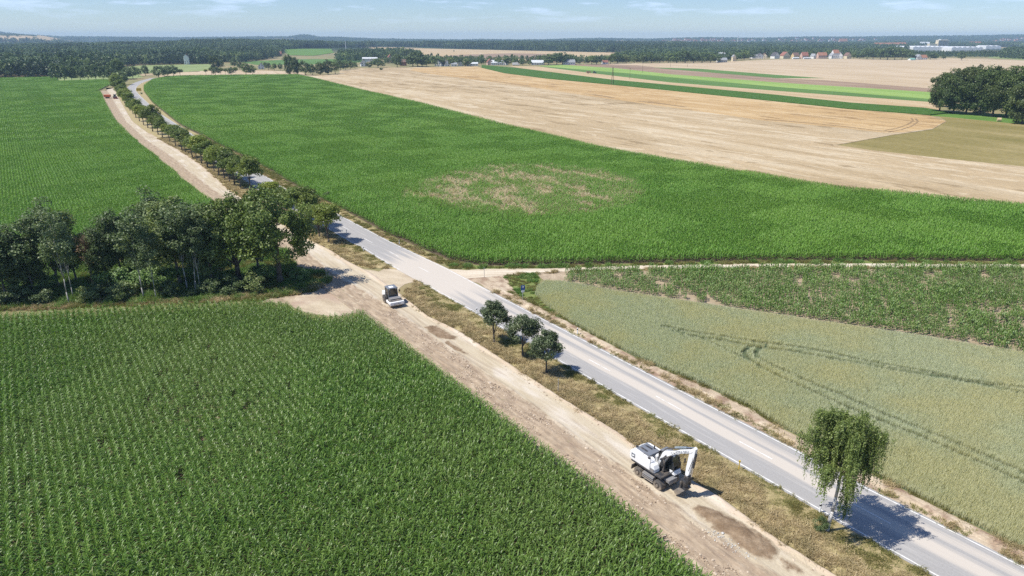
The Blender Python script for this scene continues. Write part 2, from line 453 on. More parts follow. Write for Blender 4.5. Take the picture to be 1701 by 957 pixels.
# ------------------------------------------------------------------ ground, road, haul track
def grid_sheet(name, xs, ys, zf, mat):
    X, Y = np.meshgrid(xs, ys); Z = zf(X, Y)
    V = np.stack([X, Y, Z], -1).reshape(-1, 3); nx, ny = len(xs), len(ys)
    i = np.arange((nx - 1) * (ny - 1)); r, c = i // (nx - 1), i % (nx - 1); a = r * nx + c
    me = mesh_np(name, V, np.stack([a, a + 1, a + nx + 1, a + nx], -1), [mat], True)
    return link(name, me)
def land_mat():
    """the far country: arable patches, meadows and wooded ground"""
    m, nt, b = new_mat('far_land')
    g = nt.nodes.new('ShaderNodeNewGeometry')
    v = nt.nodes.new('ShaderNodeTexVoronoi'); v.inputs['Scale'].default_value = 1.0
    mp = nt.nodes.new('ShaderNodeMapping'); mp.inputs['Rotation'].default_value = (0, 0, 0.5); mp.inputs['Scale'].default_value = (0.0016, 0.0034, 0.001)
    nt.links.new(g.outputs['Position'], mp.inputs['Vector']); nt.links.new(mp.outputs['Vector'], v.inputs['Vector'])
    sp = nt.nodes.new('ShaderNodeSeparateColor'); nt.links.new(v.outputs['Color'], sp.inputs[0])
    far = ramp(nt, [(0.0, (0.40, 0.29, 0.17)), (0.22, (0.06, 0.10, 0.03)), (0.45, (0.035, 0.055, 0.025)), (0.8, (0.30, 0.24, 0.13))], sp.outputs[0])
    far.node.color_ramp.interpolation = 'CONSTANT'
    wood = smap(nt, noise(nt, 0.0011, 5, 0.6), 0.44, 0.5)
    far = mixc(nt, wood, far, (0.028, 0.045, 0.02))
    near = ramp(nt, [(0.35, (0.30, 0.23, 0.13)), (0.5, (0.20, 0.19, 0.09)), (0.65, (0.34, 0.27, 0.16))], noise(nt, 0.01, 5, 0.6))
    sx = nt.nodes.new('ShaderNodeSeparateXYZ'); nt.links.new(g.outputs['Position'], sx.inputs[0])
    c = mixc(nt, smap(nt, sx.outputs['Y'], 1500, 2300), near, far)
    nt.links.new(c, b.inputs['Base Color']); b.inputs['Roughness'].default_value = 1.0; b.inputs['Specular IOR Level'].default_value = 0.1
    return m
M['land'] = land_mat()
xs = np.concatenate([np.arange(-11000, -3000, 250), np.arange(-3000, 3000, 75), np.arange(3000, 11001, 250)])
ys = np.concatenate([np.array([-800., -300, -60]), np.arange(0, 3000, 75), np.arange(3000, 11001, 125)])
ground = grid_sheet('ground', xs, ys, lambda x, y: terrain(x, y), M['land'])
tag(ground, 'gently rolling arable plain running to the wooded horizon', 'ground', kind='structure')

C_MAIZE = Curve([(719, 600), (868, 709), (1030, 835), (1183, 955)], 1.5)
C_MAIZE_N = Curve([(350, 329), (294.5, 289), (255, 255), (222, 229.5), (190, 197), (174, 169), (167, 152)], 1.5)
_m = np.concatenate([np.stack([C_MAIZE.s, C_MAIZE.c], -1), np.stack([C_MAIZE_N.s, C_MAIZE_N.c], -1)])
C0 = Curve([(0, 900), (10, 890)]); C0.s, C0.c = _m[:, 0], _m[:, 1]
C1 = Curve([(1268.5, 941.7), (1150, 866.5), (1088.6, 812.8), (979, 741.6), (878, 668), (777, 600), (701, 546.6), (650, 511), (595, 479), (544, 447), (496, 406), (359, 318), (320, 289), (280.6, 257), (242.7, 232), (209.8, 201.7), (189.6, 168.8), (183, 156)])
C2 = Curve([(1387, 957), (1295, 899), (1199, 829), (1054, 740), (1030, 721), (939, 666), (838, 600), (765, 552), (711, 526), (670, 493), (616, 453.7), (580, 436), (552, 418), (494, 389), (379, 315), (339, 277.5), (298, 250), (250, 224), (220, 202), (196, 161), (191, 147)])
C4 = Curve([(1701, 944), (1441, 813), (1319.5, 748), (1225.6, 700), (838.4, 498), (740.7, 446.6), (646.6, 402), (559.5, 356), (481, 319), (445.5, 296.4), (350, 243), (262, 187), (249, 175), (233, 160), (224.5, 151), (226.5, 144), (235, 137.6), (250, 132.6), (263, 129.4)])
C3s = Curve([(1557, 957), (1450, 897), (1104.7, 700), (774.5, 510), (692.8, 464.3), (652, 442), (584, 400), (547, 380), (433, 313)])
def C3(s):
    s = np.asarray(s, float); return np.where(s < 130, np.minimum(C3s(s), C4(s) - 5.6), C4(s) - 6.5)
C5 = Curve([(745, 433), (726, 427), (700, 414.6), (639.5, 388), (598, 368), (561, 342), (509, 322), (481, 305), (443, 280), (298, 208), (253, 171), (238.5, 152), (239, 143.4), (254, 133), (276, 128.3)])
C6 = Curve([(932, 528), (985, 557), (1064.6, 599), (1170, 641.6), (1247, 678.7), (1300, 713), (1462, 794.5), (1555, 842), (1701, 916)])
S_FAR = float(SC(G(167, 152))[0])

def stations(s0, s1, fine=0.5):
    out = [s0]
    while out[-1] < s1:
        d = max(40.0, out[-1]); out.append(out[-1] + fine * (d / 60.0) ** 1.3)
    out[-1] = s1
    return np.array(out)
def ribbon(name, ss, curves, n, z, mat, heights=None, qs=None):
    """sheet between offset curves; n columns per gap; uv = metres along / metres from the first curve"""
    cs = [np.asarray(c(ss), float) for c in curves]
    cols, qv = [], []
    for k in range(len(cs) - 1):
        nk = n[k]
        for j in range(nk + (1 if k == len(cs) - 2 else 0)):
            t = j / nk; cols.append(cs[k] * (1 - t) + cs[k + 1] * t); qv.append(k + t)
    Cc = np.stack(cols, 1); S = np.repeat(ss[:, None], Cc.shape[1], 1); Q = np.repeat(np.array(qv)[None], len(ss), 0)
    P = FROM_SC(S, Cc); Z = np.full(S.shape, z)
    if heights is not None: Z = Z + heights(S, Cc, Q)
    V = np.concatenate([P, Z[..., None]], -1).reshape(-1, 3)
    ny, nx = S.shape
    i = np.arange((nx - 1) * (ny - 1)); r, c = i // (nx - 1), i % (nx - 1); a = r * nx + c
    F = np.stack([a, a + nx, a + nx + 1, a + 1], -1)
    # make the faces look up
    p0, p1, p2 = V[F[0, 0]], V[F[0, 1]], V[F[0, 2]]
    if np.cross(p1 - p0, p2 - p0)[2] < 0: F = F[:, ::-1]
    me = mesh_np(name, V, F, [mat], True)
    uv = me.uv_layers.new(name='UVMap')
    T = (Cc[:, -1:] - Cc) if name == 'road' else (Cc - Cc[:, :1])
    UV = np.stack([S, T], -1).reshape(-1, 2)[F.ravel()]
    uv.data.foreach_set('uv', UV.astype(np.float32).ravel())
    vert_attr(me, 'q', Q.ravel())
    return link(name, me)

def haul_h(S, Cc, Q):
    t = Cc - Cc[:, :1]
    br = 1 - sstep(0.85, 1.08, Q)
    h = br * (0.26 * (fbm(S * .9, t * 1.6, 5, 3) - .35) + 0.09 * (vnoise(S * .16, t * 3.0, 9) - .3))
    sd = sstep(0.9, 1.1, Q) * (1 - sstep(1.85, 1.95, Q))
    h = h + sd * 0.035 * fbm(S * .25, t * 3.0, 3, 5)
    r1 = np.exp(-((Q - 1.02) / .05) ** 2) * 0.12 * fbm(S * .6, t, 3, 21)
    r2 = np.exp(-((Q - 1.93) / .07) ** 2) * (0.10 + 0.26 * fbm(S * .8, t * .8, 4, 31))
    fade = 1 - sstep(150, 260, S)
    return np.maximum((h + r1 + r2) * fade, 0.0)
ss = stations(8.0, 150.0, 0.22)
h1 = ribbon('haul_track', ss, [C0, C1, C2], [34, 30], 0.012, M['haul'], haul_h)
tag(h1, 'bare haul track of rolled pale sand beside brown stripped soil', 'dirt track', kind='structure')
ss = stations(150.0, S_FAR + 45, 1.2)
def c0far(s): return np.where(np.asarray(s) > S_FAR, C0(S_FAR) + (np.asarray(s) - S_FAR) * 0.42, C0(s))
def c1far(s): return np.where(np.asarray(s) > S_FAR - 20, C2(s) - 6.0, C1(s))
h2 = ribbon('haul_track', ss, [c0far, c1far, C2], [10, 8], 0.012, M['haul'], None)
tag(h2, 'far part of the sandy haul track running beside the avenue', 'dirt track', kind='structure')

ss = stations(8.0, float(C4.s[-1]), 1.0)
rd = ribbon('road', ss, [lambda s: C3(s) - .35, lambda s: C4(s) + .3], [6], 0.05, M['road'])
tag(rd, 'straight grey asphalt road dusted with pale sand', 'road', kind='structure')
for nm, cf, lab in (('edge_line', C3, 'white painted edge line on the track side of the road'), ('edge_line', C4, 'white painted edge line on the field side of the road')):
    if cf is C3:
        for a_, b_ in ((8.0, 99.0), (109.5, 330.0)):
            tag(ribbon(nm, stations(a_, b_, 1.0), [lambda s: C3(s) - .065, lambda s: C3(s) + .065], [1], 0.056, M['paint']), lab, 'road marking', kind='structure')
    else:
        tag(ribbon(nm, stations(8.0, float(C4.s[-1]) - 5, 1.0), [lambda s: C4(s) - .065, lambda s: C4(s) + .065], [1], 0.056, M['paint']), lab, 'road marking', kind='structure')
CM = lambda s: (C3(s) + C4(s)) / 2
s0 = float(SC(G(540 + 412 / 5.63, 340 + 335 / 5.63))[0])
V, F = [], []
for k in range(-14, 24):
    a_ = s0 + k * 12.0
    if a_ < 9 or 62 < a_ < 96: continue
    for x in np.linspace(a_ - 2, a_ + 2, 5)[:-1]:
        b0 = len(V)
        for sx, w in ((x, -.06), (x + 1, -.06), (x + 1, .06), (x, .06)):
            p = FROM_SC(np.array(sx), CM(sx) + w); V.append((p[0], p[1], 0.057))
        F.append((b0 + 3, b0 + 2, b0 + 1, b0))
tag(link('centre_dashes', mesh_np('centre_dashes', V, F, [M['paint']])), 'dashed white centre line of the asphalt road', 'road marking', kind='structure')

def poly(name, pts, z, mat, label, cat, jit=0.0, seg=2.0, kind='structure', drape=False, cuts=0):
    pts = np.asarray(pts, float); out = []
    for i in range(len(pts)):
        a, b = pts[i], pts[(i + 1) % len(pts)]; l = np.linalg.norm(b - a); n = max(1, int(min(l / seg, 160)))
        nv = np.array([-(b - a)[1], (b - a)[0]]) / max(l, 1e-6)
        for j in range(n):
            p = a + (b - a) * j / n
            if jit: p = p + nv * jit * 2 * (fbm(np.array(p[0] / seg / 1.7), np.array(p[1] / seg / 1.7), 3, 77) - .5)
            out.append(p)
    bm = bmesh.new()
    vs = [bm.verts.new((p[0], p[1], z)) for p in out]
    f = bm.faces.new(vs); f.normal_update()
    if f.normal.z < 0: f.normal_flip()
    bmesh.ops.triangulate(bm, faces=[f], ngon_method='EAR_CLIP')
    if drape:
        for _ in range(cuts): bmesh.ops.subdivide_edges(bm, edges=bm.edges[:], cuts=1)
        for v in bm.verts: v.co.z = z + float(terrain(v.co.x, v.co.y))
        bmesh.ops.triangulate(bm, faces=bm.faces[:])
    me = bpy.data.meshes.new(name); bm.to_mesh(me); bm.free(); me.materials.append(mat)
    return tag(link(name, me), label, cat, kind=kind)
def PT(lst): return np.array([GT(u, v) for u, v in lst])
def PX(lst, z=0.0): return np.array([G(u, v, z) for u, v in lst])

# junction apron of tracked-over sand and soil
M['apron'] = soil('apron_sand', [(0.28, (0.30, 0.24, 0.165)), (0.5, (0.42, 0.35, 0.25)), (0.72, (0.50, 0.43, 0.325))], 0.35, mscale=(0.5, 1.4, 1), rot=RD + 0.5, bump_s=0.7, bump_d=0.08, bscale=2.2, tint=(0.34, 0.255, 0.19), tscale=0.12, fine=4.0)
M['apron_brown'] = soil('apron_brown', [(0.3, (0.22, 0.17, 0.115)), (0.5, (0.34, 0.27, 0.19)), (0.72, (0.45, 0.37, 0.265))], 0.5, bump_s=0.8, bump_d=0.12, bscale=3, fine=4.0)
poly('soil_apron', PX([(436, 500), (480, 507), (497, 517), (517, 523), (546, 526), (575, 524), (606, 518), (660, 560), (690, 540), (640, 500), (600, 478), (560, 452), (520, 428), (488, 416), (478, 440), (500, 452), (540, 470), (500, 487), (455, 494)]), 0.016, M['apron_brown'], 'bare brown soil apron between the grove and the maize', 'bare soil', 0.5, 1.2)
poly('sand_apron', PX([(480, 507), (497, 516), (517, 522), (546, 525), (575, 523), (602, 517), (598, 500), (610, 494), (640, 508), (668, 506), (662, 482), (672, 472), (700, 468), (688, 461), (650, 441.5), (628, 452), (600, 446), (586, 452), (566, 452), (572, 468), (540, 478), (515, 488), (495, 493)]), 0.024, M['apron'], 'pale tracked sand where the haul track meets the road', 'sandy ground', 0.5, 1.0)
def soil_soft(name, stops, scale, **k):
    m = soil(name, stops, scale, **k); nt = m.node_tree; b = nt.nodes['Principled BSDF']
    src_ = b.inputs['Base Color'].links[0].from_socket
    f = math_n(nt, 'ADD', attr(nt, 'fade'), math_n(nt, 'MULTIPLY', math_n(nt, 'SUBTRACT', noise(nt, 1.6, 6, .7), .5), 1.1))
    nt.links.new(mixc(nt, smap(nt, f, .15, .75), (0.44, 0.37, 0.265), src_), b.inputs['Base Color'])
    return m
# dark damp soil spread on the track
M['damp'] = soil_soft('damp_soil', [(0.32, (0.14, 0.095, 0.058)), (0.5, (0.20, 0.142, 0.09)), (0.68, (0.28, 0.21, 0.14))], 0.9, bump_s=0.9, bump_d=0.1, bscale=4.0, fine=6.0)
def heap(name, px, hmax, label, cell=0.14, seed=0, jit=0.5):
    P = PX(px); lo, hi = P.min(0) - .5, P.max(0) + .5
    nx, ny = int((hi[0] - lo[0]) / cell), int((hi[1] - lo[1]) / cell)
    X, Y = np.meshgrid(np.linspace(lo[0], hi[0], nx), np.linspace(lo[1], hi[1], ny))
    n = len(P); d = np.full(X.shape, 1e9); inside = np.zeros(X.shape, bool)
    for i in range(n):
        a, b = P[i], P[(i + 1) % n]; ab = b - a
        t = np.clip(((X - a[0]) * ab[0] + (Y - a[1]) * ab[1]) / (ab @ ab), 0, 1)
        d = np.minimum(d, np.hypot(X - a[0] - t * ab[0], Y - a[1] - t * ab[1]))
        c = ((a[1] > Y) != (b[1] > Y)) & (X < (b[0] - a[0]) * (Y - a[1]) / (b[1] - a[1] + 1e-12) + a[0]); inside ^= c
    sd = np.where(inside, d, -d) + jit * 2 * (fbm(X * 1.1, Y * 1.1, 5, seed) - .5)
    Z = 0.02 + hmax * sstep(-.15, 1.3, sd) * (0.25 + 1.1 * fbm(X * .9, Y * .9, 5, seed + 3)) + 0.05 * fbm(X * 4, Y * 4, 3, seed + 8) * sstep(-.15, .25, sd)
    keep = sd > -.15; idx = np.full(X.shape, -1)
    V = np.stack([X, Y, Z], -1)
    q = keep[:-1, :-1] & keep[1:, :-1] & keep[1:, 1:] & keep[:-1, 1:]
    r, c = np.nonzero(q); a = r * nx + c
    F = np.stack([a, a + 1, a + nx + 1, a + nx], -1); used = np.unique(F); remap = np.zeros(nx * ny, int); remap[used] = np.arange(len(used))
    me = mesh_np(name, V.reshape(-1, 3)[used], remap[F], [M['damp']], True)
    vert_attr(me, 'fade', np.clip((sd + .15) / .9, 0, 1).ravel()[used])
    return tag(link(name, me), label, 'soil heap', kind='stuff')
heap('damp_soil', [(1147, 843), (1160, 838), (1195, 846), (1215, 860), (1250, 880), (1285, 898), (1294, 915), (1285, 930), (1262, 930), (1235, 918), (1205, 897), (1178, 876), (1158, 862)], 0.34, 'dark damp soil dumped on the sand beyond the excavator', seed=4)
heap('damp_soil', [(702, 544), (712, 541), (727, 541), (742, 550), (762, 560), (757, 566), (738, 565), (722, 562), (709, 552)], 0.06, 'dark damp soil patch on the sand below the roller', seed=40, jit=0.4)
heap('damp_soil', [(730, 570), (745, 566), (765, 577), (781, 588), (770, 590), (752, 583)], 0.04, 'thin smear of damp soil between the two verge tree shadows and the track', seed=61, jit=0.6)
heap('damp_soil', [(1290, 925), (1310, 930), (1335, 945), (1350, 957), (1330, 957), (1305, 945)], 0.04, 'thin spread of damp soil at the near end of the track', seed=71, jit=0.6)

# verges
def vl_s(s): return C2(s) + 0.15
VS1 = SC(G(664, 474))[0]; VS2 = SC(G(632, 452))[0]
def bank(S, Cc, Q):
    return (0.10 * np.sin(np.pi * np.clip(Q, 0, 1)) + 0.08 * fbm(S * .7, Cc * .7, 3, 6)) * sstep(0, .12, Q) * sstep(1, .9, Q)
def taper_lo(s):  # rounded end of the south verge at the crossing
    s = np.asarray(s); f = sstep(VS1 - 6.5, VS1 + .6, s) ** 1.6
    return vl_s(s) * (1 - f) + (C3(s) - .4) * f
v1 = ribbon('verge', stations(8.0, VS1 + .5, 0.4), [taper_lo, lambda s: C3(s) - .34], [24], 0.03, M['grass_floor'], bank)
tag(v1, 'dry grass verge between the haul track and the road, south of the crossing', 'verge', kind='structure')
def taper_hi(s):
    s = np.asarray(s); f = (1 - sstep(VS2 - .4, VS2 + 6.0, s)) ** 1.6
    return vl_s(s) * (1 - f) + (C3(s) - .4) * f
v2 = ribbon('verge', stations(VS2 - .4, S_FAR + 60, 0.6), [taper_hi, lambda s: C3(s) - .34], [14], 0.03, M['grass_floor'], bank)
tag(v2, 'dry grass verge under the avenue, north of the crossing', 'verge', kind='structure')
s_j = float(SC(G(745, 436))[0])
v3 = ribbon('verge', stations(s_j, float(C4.s[-1]) - 4, 0.8), [lambda s: C4(s) + .28, C5], [6], 0.02, M['grass_floor'])
tag(v3, 'grassy road edge beside the large green field', 'verge', kind='structure')
M['spoil'] = soil('spoil_soil', [(0.28, (0.26, 0.20, 0.135)), (0.48, (0.41, 0.33, 0.235)), (0.72, (0.53, 0.45, 0.335))], 0.5, mscale=(0.3, 1.6, 1), rot=RD, bump_s=0.8, bump_d=0.1, bscale=3.0, fine=5.0, tint=(0.24, 0.165, 0.115), tscale=0.35)
s_k = float(SC(G(850, 489))[0])
def spoil_h(S, Cc, Q): return sstep(.3, .5, Q) * sstep(1.0, .8, Q) * (0.05 + 0.25 * fbm(S * .9, Cc * .9, 4, 15))
v4 = ribbon('verge', stations(8.0, s_k + 4, 0.35), [lambda s: C4(s) + .28, C6], [18], 0.02, M['spoil'], spoil_h)
tag(v4, 'strip of bare pale spoil between the road and the cereal field', 'bare soil', kind='structure')

# farm track and bare ground by the crossing
M['farm'] = soil('farm_track_sand', [(0.3, (0.38, 0.31, 0.22)), (0.5, (0.50, 0.43, 0.33)), (0.7, (0.60, 0.53, 0.43))], 0.4, mscale=(0.25, 2.5, 1), rot=0.0, bscale=2.5, fine=4.0)
FT_T = [(742, 447), (775, 449.5), (800, 447), (850, 446.8), (906, 446.2), (1000, 443), (1078, 441), (1250, 438.3), (1450, 438), (1701, 439), (1800, 439.4)]
FT_B = [(1800, 446.5), (1701, 446), (1450, 444), (1250, 444), (985, 448.8), (892.6, 453), (838, 457.5), (800, 461), (775, 463)]
poly('sand_apron', PX([(236, 226), (262, 231), (282, 229), (285, 225), (262, 223), (247, 222)]), 0.06, M['apron'], 'sandy gap through the avenue linking the haul track and the road', 'sandy ground', 0.3, 1.5)
poly('farm_track', PX(FT_T + FT_B), 0.034, M['farm'], 'pale sandy farm track leading away between the fields', 'farm track', 0.18, 1.5)
poly('bare_ground', PX([(772, 462), (800, 459), (840, 457), (846, 475), (861, 493), (880, 505), (900, 517), (880, 514), (850, 500), (826, 487), (800, 474)]), 0.03, M['spoil'], 'bare churned soil at the corner of the crossing', 'bare soil', 0.5, 1.2)
poly('bare_ground', PX([(886, 452.5), (944, 450), (936, 467), (955, 475), (905, 469)]), 0.02, M['apron_brown'], 'bare brown corner at the head of the cereal field', 'bare soil', 0.4, 1.2)
poly('bare_ground', PX([(556, 329), (585, 329.5), (600, 333), (560, 340)]), 0.02, M['apron_brown'], 'bare soil corner behind the dark roadside bush', 'bare soil', 0.5, 2)

# ------------------------------------------------------------------ crops and grass: plant patches scattered as stuff
def hidden_collection(name): return bpy.data.collections.new(name)
def src(coll, name, me):
    o = bpy.data.objects.new(name, me); coll.objects.link(o); return o
_gn = {}
def scatter_group(coll):
    if coll.name in _gn: return _gn[coll.name]
    g = bpy.data.node_groups.new('scatter_' + coll.name, 'GeometryNodeTree')
    g.interface.new_socket('Geometry', in_out='INPUT', socket_type='NodeSocketGeometry')
    g.interface.new_socket('Geometry', in_out='OUTPUT', socket_type='NodeSocketGeometry')
    N, K = g.nodes, g.links
    gi, go = N.new('NodeGroupInput'), N.new('NodeGroupOutput')
    iop = N.new('GeometryNodeInstanceOnPoints')
    ci = N.new('GeometryNodeCollectionInfo'); ci.inputs['Collection'].default_value = coll
    ci.inputs['Separate Children'].default_value = True; ci.inputs['Reset Children'].default_value = True
    def na(name, t):
        a = N.new('GeometryNodeInputNamedAttribute'); a.data_type = t; a.inputs['Name'].default_value = name
        return a.outputs['Attribute']
    K.new(gi.outputs[0], iop.inputs['Points'])
    K.new(ci.outputs[0], iop.inputs['Instance'])
    iop.inputs['Pick Instance'].default_value = True
    K.new(na('idx', 'INT'), iop.inputs['Instance Index'])
    e2r = N.new('FunctionNodeEulerToRotation')
    cx = N.new('ShaderNodeCombineXYZ'); K.new(na('yaw', 'FLOAT'), cx.inputs['Z'])
    K.new(cx.outputs[0], e2r.inputs[0]); K.new(e2r.outputs[0], iop.inputs['Rotation'])
    K.new(na('scl', 'FLOAT_VECTOR'), iop.inputs['Scale'])
    K.new(iop.outputs[0], go.inputs[0])
    _gn[coll.name] = g; return g
def scatter(name, coll, pts, yaw, idx, scl, label, cat):
    n = len(pts)
    me = bpy.data.meshes.new(name); me.vertices.add(n)
    me.vertices.foreach_set('co', np.asarray(pts, np.float32).ravel())
    a = me.attributes.new('yaw', 'FLOAT', 'POINT'); a.data.foreach_set('value', np.asarray(yaw, np.float32))
    a = me.attributes.new('idx', 'INT', 'POINT'); a.data.foreach_set('value', np.asarray(idx, np.int32))
    s = np.asarray(scl, np.float32); s = np.repeat(s[:, None], 3, 1) if s.ndim == 1 else s
    a = me.attributes.new('scl', 'FLOAT_VECTOR', 'POINT'); a.data.foreach_set('vector', s.ravel())
    o = link(name, me); md = o.modifiers.new('scatter', 'NODES'); md.node_group = scatter_group(coll)
    return tag(o, label, cat, kind='stuff')

def inside_poly(P, poly):
    x, y = P[:, 0], P[:, 1]; r = np.zeros(len(P), bool); n = len(poly)
    for i in range(n):
        a, b = poly[i], poly[(i + 1) % n]
        r ^= ((a[1] > y) != (b[1] > y)) & (x < (b[0] - a[0]) * (y - a[1]) / (b[1] - a[1] + 1e-12) + a[0])
    return r
def seg_dist(P, line):
    d = np.full(len(P), 1e9)
    for i in range(len(line) - 1):
        a, b = line[i], line[i + 1]; ab = b - a
        t = np.clip(((P - a) @ ab) / (ab @ ab), 0, 1)
        d = np.minimum(d, np.hypot(*(P - a - t[:, None] * ab).T))
    return d
def tiles(poly, ang, sizes, split=None, drop=None):
    """cover a field polygon with square patches laid along the crop rows; smaller patches along its edges"""
    R = np.array([[math.cos(ang), math.sin(ang)], [-math.sin(ang), math.cos(ang)]])     # world -> row frame
    Q = np.asarray(poly) @ R.T
    S = sizes[0]; lo, hi = np.floor(Q.min(0) / S) * S, Q.max(0)
    gx, gy = np.meshgrid(np.arange(lo[0], hi[0], S) + S / 2, np.arange(lo[1], hi[1], S) + S / 2)
    C = np.stack([gx.ravel(), gy.ravel()], -1); out = []
    for k, S in enumerate(sizes):
        if not len(C): break
        last = k == len(sizes) - 1
        if last:
            ok = inside_poly(C, Q); C = C[ok]
            if drop is not None: C = C[~drop(C @ R)]
            out.append((C @ R, k)); break
        cnt = np.zeros(len(C), int)
        for dx in (-.5, 0, .5):
            for dy in (-.5, 0, .5): cnt += inside_poly(C + np.array([dx, dy]) * S, Q)
        d = np.full(len(C), 1e9); m = len(Q)
        near = np.zeros(len(C), bool)
        ds = seg_dist(C, np.vstack([Q, Q[:1]])); near = ds < S * .72
        full = (cnt == 9) & ~near
        part = near | ((cnt > 0) & (cnt < 9))
        if split is not None:
            sp = split(C @ R, S); part |= full & sp; full &= ~sp
        out.append((C[full] @ R, k)); C = C[part]
        h = S / 4
        C = np.concatenate([C + np.array([a, b]) * h for a in (-1, 1) for b in (-1, 1)])
        ratio = sizes[k] / sizes[k + 1]
        assert abs(ratio - 2) < 1e-6
    P = np.concatenate([o[0] for o in out]); K = np.concatenate([np.full(len(o[0]), o[1]) for o in out])
    return P, K

def leaf_strips(base, az, length, width, up, droop, nseg, roll):
    """arching strap leaves: returns quads (n*nseg,4,3)"""
    n = len(base); ts = np.linspace(0, 1, nseg + 1); W = np.interp(ts, [0, .25, .55, 1], [.55, 1, .9, .08])
    dirx, diry = np.cos(az), np.sin(az); sx, sy = -diry, dirx
    P = np.zeros((n, nseg + 1, 2, 3))
    for i, t in enumerate(ts):
        r = length * (t * np.cos(up) * (1 - .12 * t)); z = base[:, 2] + length * (t * np.sin(up) - droop * t * t)
        cx, cy = base[:, 0] + dirx * r, base[:, 1] + diry * r
        tw = roll * t
        for j, sg in enumerate((-1, 1)):
            P[:, i, j, 0] = cx + sg * sx * width * W[i] / 2 * np.cos(tw)
            P[:, i, j, 1] = cy + sg * sy * width * W[i] / 2 * np.cos(tw)
            P[:, i, j, 2] = z + sg * width * W[i] / 2 * np.sin(tw)
    Qd = np.stack([P[:, :-1, 0], P[:, :-1, 1], P[:, 1:, 1], P[:, 1:, 0]], 2)
    return Qd.reshape(-1, 4, 3)
def maize_patch(name, size, spacing, nleaf, nseg, wmul, hmean, mat, seed, fill=1.0, row=0.75, lmul=1.0):
    r = np.random.default_rng(seed); rows = max(1, round(size / row))
    X, Y = [], []
    for i in range(rows):
        y = (i + .5) * row - size / 2; n = max(1, int(size / spacing))
        x = (np.arange(n) + .5) * spacing - size / 2 + r.normal(0, spacing * .22, n)
        k = r.random(n) < fill; X.append(x[k]); Y.append(np.full(k.sum(), y) + r.normal(0, .12, k.sum()))
    X, Y = np.concatenate(X), np.concatenate(Y); n = len(X)
    if n == 0: X, Y, n = np.array([0.]), np.array([0.]), 1
    H = r.normal(hmean, hmean * .08, n); az0 = np.pi / 2 + r.normal(0, .5, n); pr = r.normal(0, .12, n)
    Qs, Rs = [], []
    for k in range(nleaf):
        f = (k + .6) / nleaf
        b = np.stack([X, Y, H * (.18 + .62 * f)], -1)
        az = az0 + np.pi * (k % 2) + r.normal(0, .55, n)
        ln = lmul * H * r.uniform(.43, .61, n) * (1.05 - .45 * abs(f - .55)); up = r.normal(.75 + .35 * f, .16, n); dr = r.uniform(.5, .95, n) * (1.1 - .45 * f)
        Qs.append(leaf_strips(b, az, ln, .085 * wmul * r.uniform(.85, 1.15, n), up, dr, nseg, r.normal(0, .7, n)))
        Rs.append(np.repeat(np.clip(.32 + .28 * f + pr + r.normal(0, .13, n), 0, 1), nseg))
    return quads_mesh(name, np.concatenate(Qs), np.concatenate(Rs), mat)

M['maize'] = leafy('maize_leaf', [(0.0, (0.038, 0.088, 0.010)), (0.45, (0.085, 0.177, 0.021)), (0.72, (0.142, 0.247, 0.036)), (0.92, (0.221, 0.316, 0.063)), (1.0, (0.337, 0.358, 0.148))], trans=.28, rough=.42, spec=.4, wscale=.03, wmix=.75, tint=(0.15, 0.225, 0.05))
M['maize_far'] = leafy('maize_leaf_far', [(0.0, (0.066, 0.15, 0.014)), (0.5, (0.115, 0.255, 0.026)), (1.0, (0.21, 0.35, 0.055))], trans=.3, rough=.5, spec=.3, wscale=.02, wmix=.4, tint=(0.165, 0.29, 0.036))
M['maize_thin'] = leafy('maize_leaf_young', [(0.0, (0.06, 0.13, 0.016)), (0.6, (0.11, 0.20, 0.03)), (1.0, (0.21, 0.28, 0.065))], trans=.2, rough=.45, spec=.4, wscale=.05, wmix=.35, tint=(0.12, 0.17, 0.045))
MZ = hidden_collection('maize_patches')
MSIZE = [12.0, 6.0, 3.0, 1.5, .75]
_k = 0; MIDX = {}
for lod, (sp, nl, ns, wm, mt) in enumerate(((.145, 10, 3, 1.0, 'maize'), (.22, 7, 2, 1.5, 'maize_far'), (.45, 5, 2, 2.7, 'maize_far'))):
    for k, S in enumerate(MSIZE):
        if lod == 0 and S == 12.0: continue
        for v in range(2 if S > 3 else 3):
            nm = 'maize_patch_%03d' % _k
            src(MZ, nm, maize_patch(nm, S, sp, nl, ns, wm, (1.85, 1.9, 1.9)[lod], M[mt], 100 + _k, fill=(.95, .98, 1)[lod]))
            MIDX.setdefault((lod, k), []).append(_k); _k += 1
def maize_field(name, poly_w, label, split=None, drop=None, lods=(135, 330), base=0.0):
    P, K = tiles(poly_w, RD, MSIZE if np.hypot(*np.asarray(poly_w).mean(0)) > 200 else MSIZE[1:], split, drop)
    if np.hypot(*np.asarray(poly_w).mean(0)) <= 200: K = K + 1
    dist = np.hypot(P[:, 0], P[:, 1]); lod = (dist > lods[0]).astype(int) + (dist > lods[1])
    lod = np.where((lod == 0) & (K == 0), 1, lod)
    idx = np.array([random.choice(MIDX[(int(a), int(b))]) for a, b in zip(lod, K)])
    yaw = RD + np.pi * rng.integers(0, 2, len(P))
    sc = np.ones((len(P), 3)); sc[:, 2] = 0.86 + 0.28 * fbm(P[:, 0] / 9, P[:, 1] / 9, 3, 8)
    return scatter(name, MZ, np.column_stack([P, np.full(len(P), base)]), yaw, idx, sc, label, 'maize field')

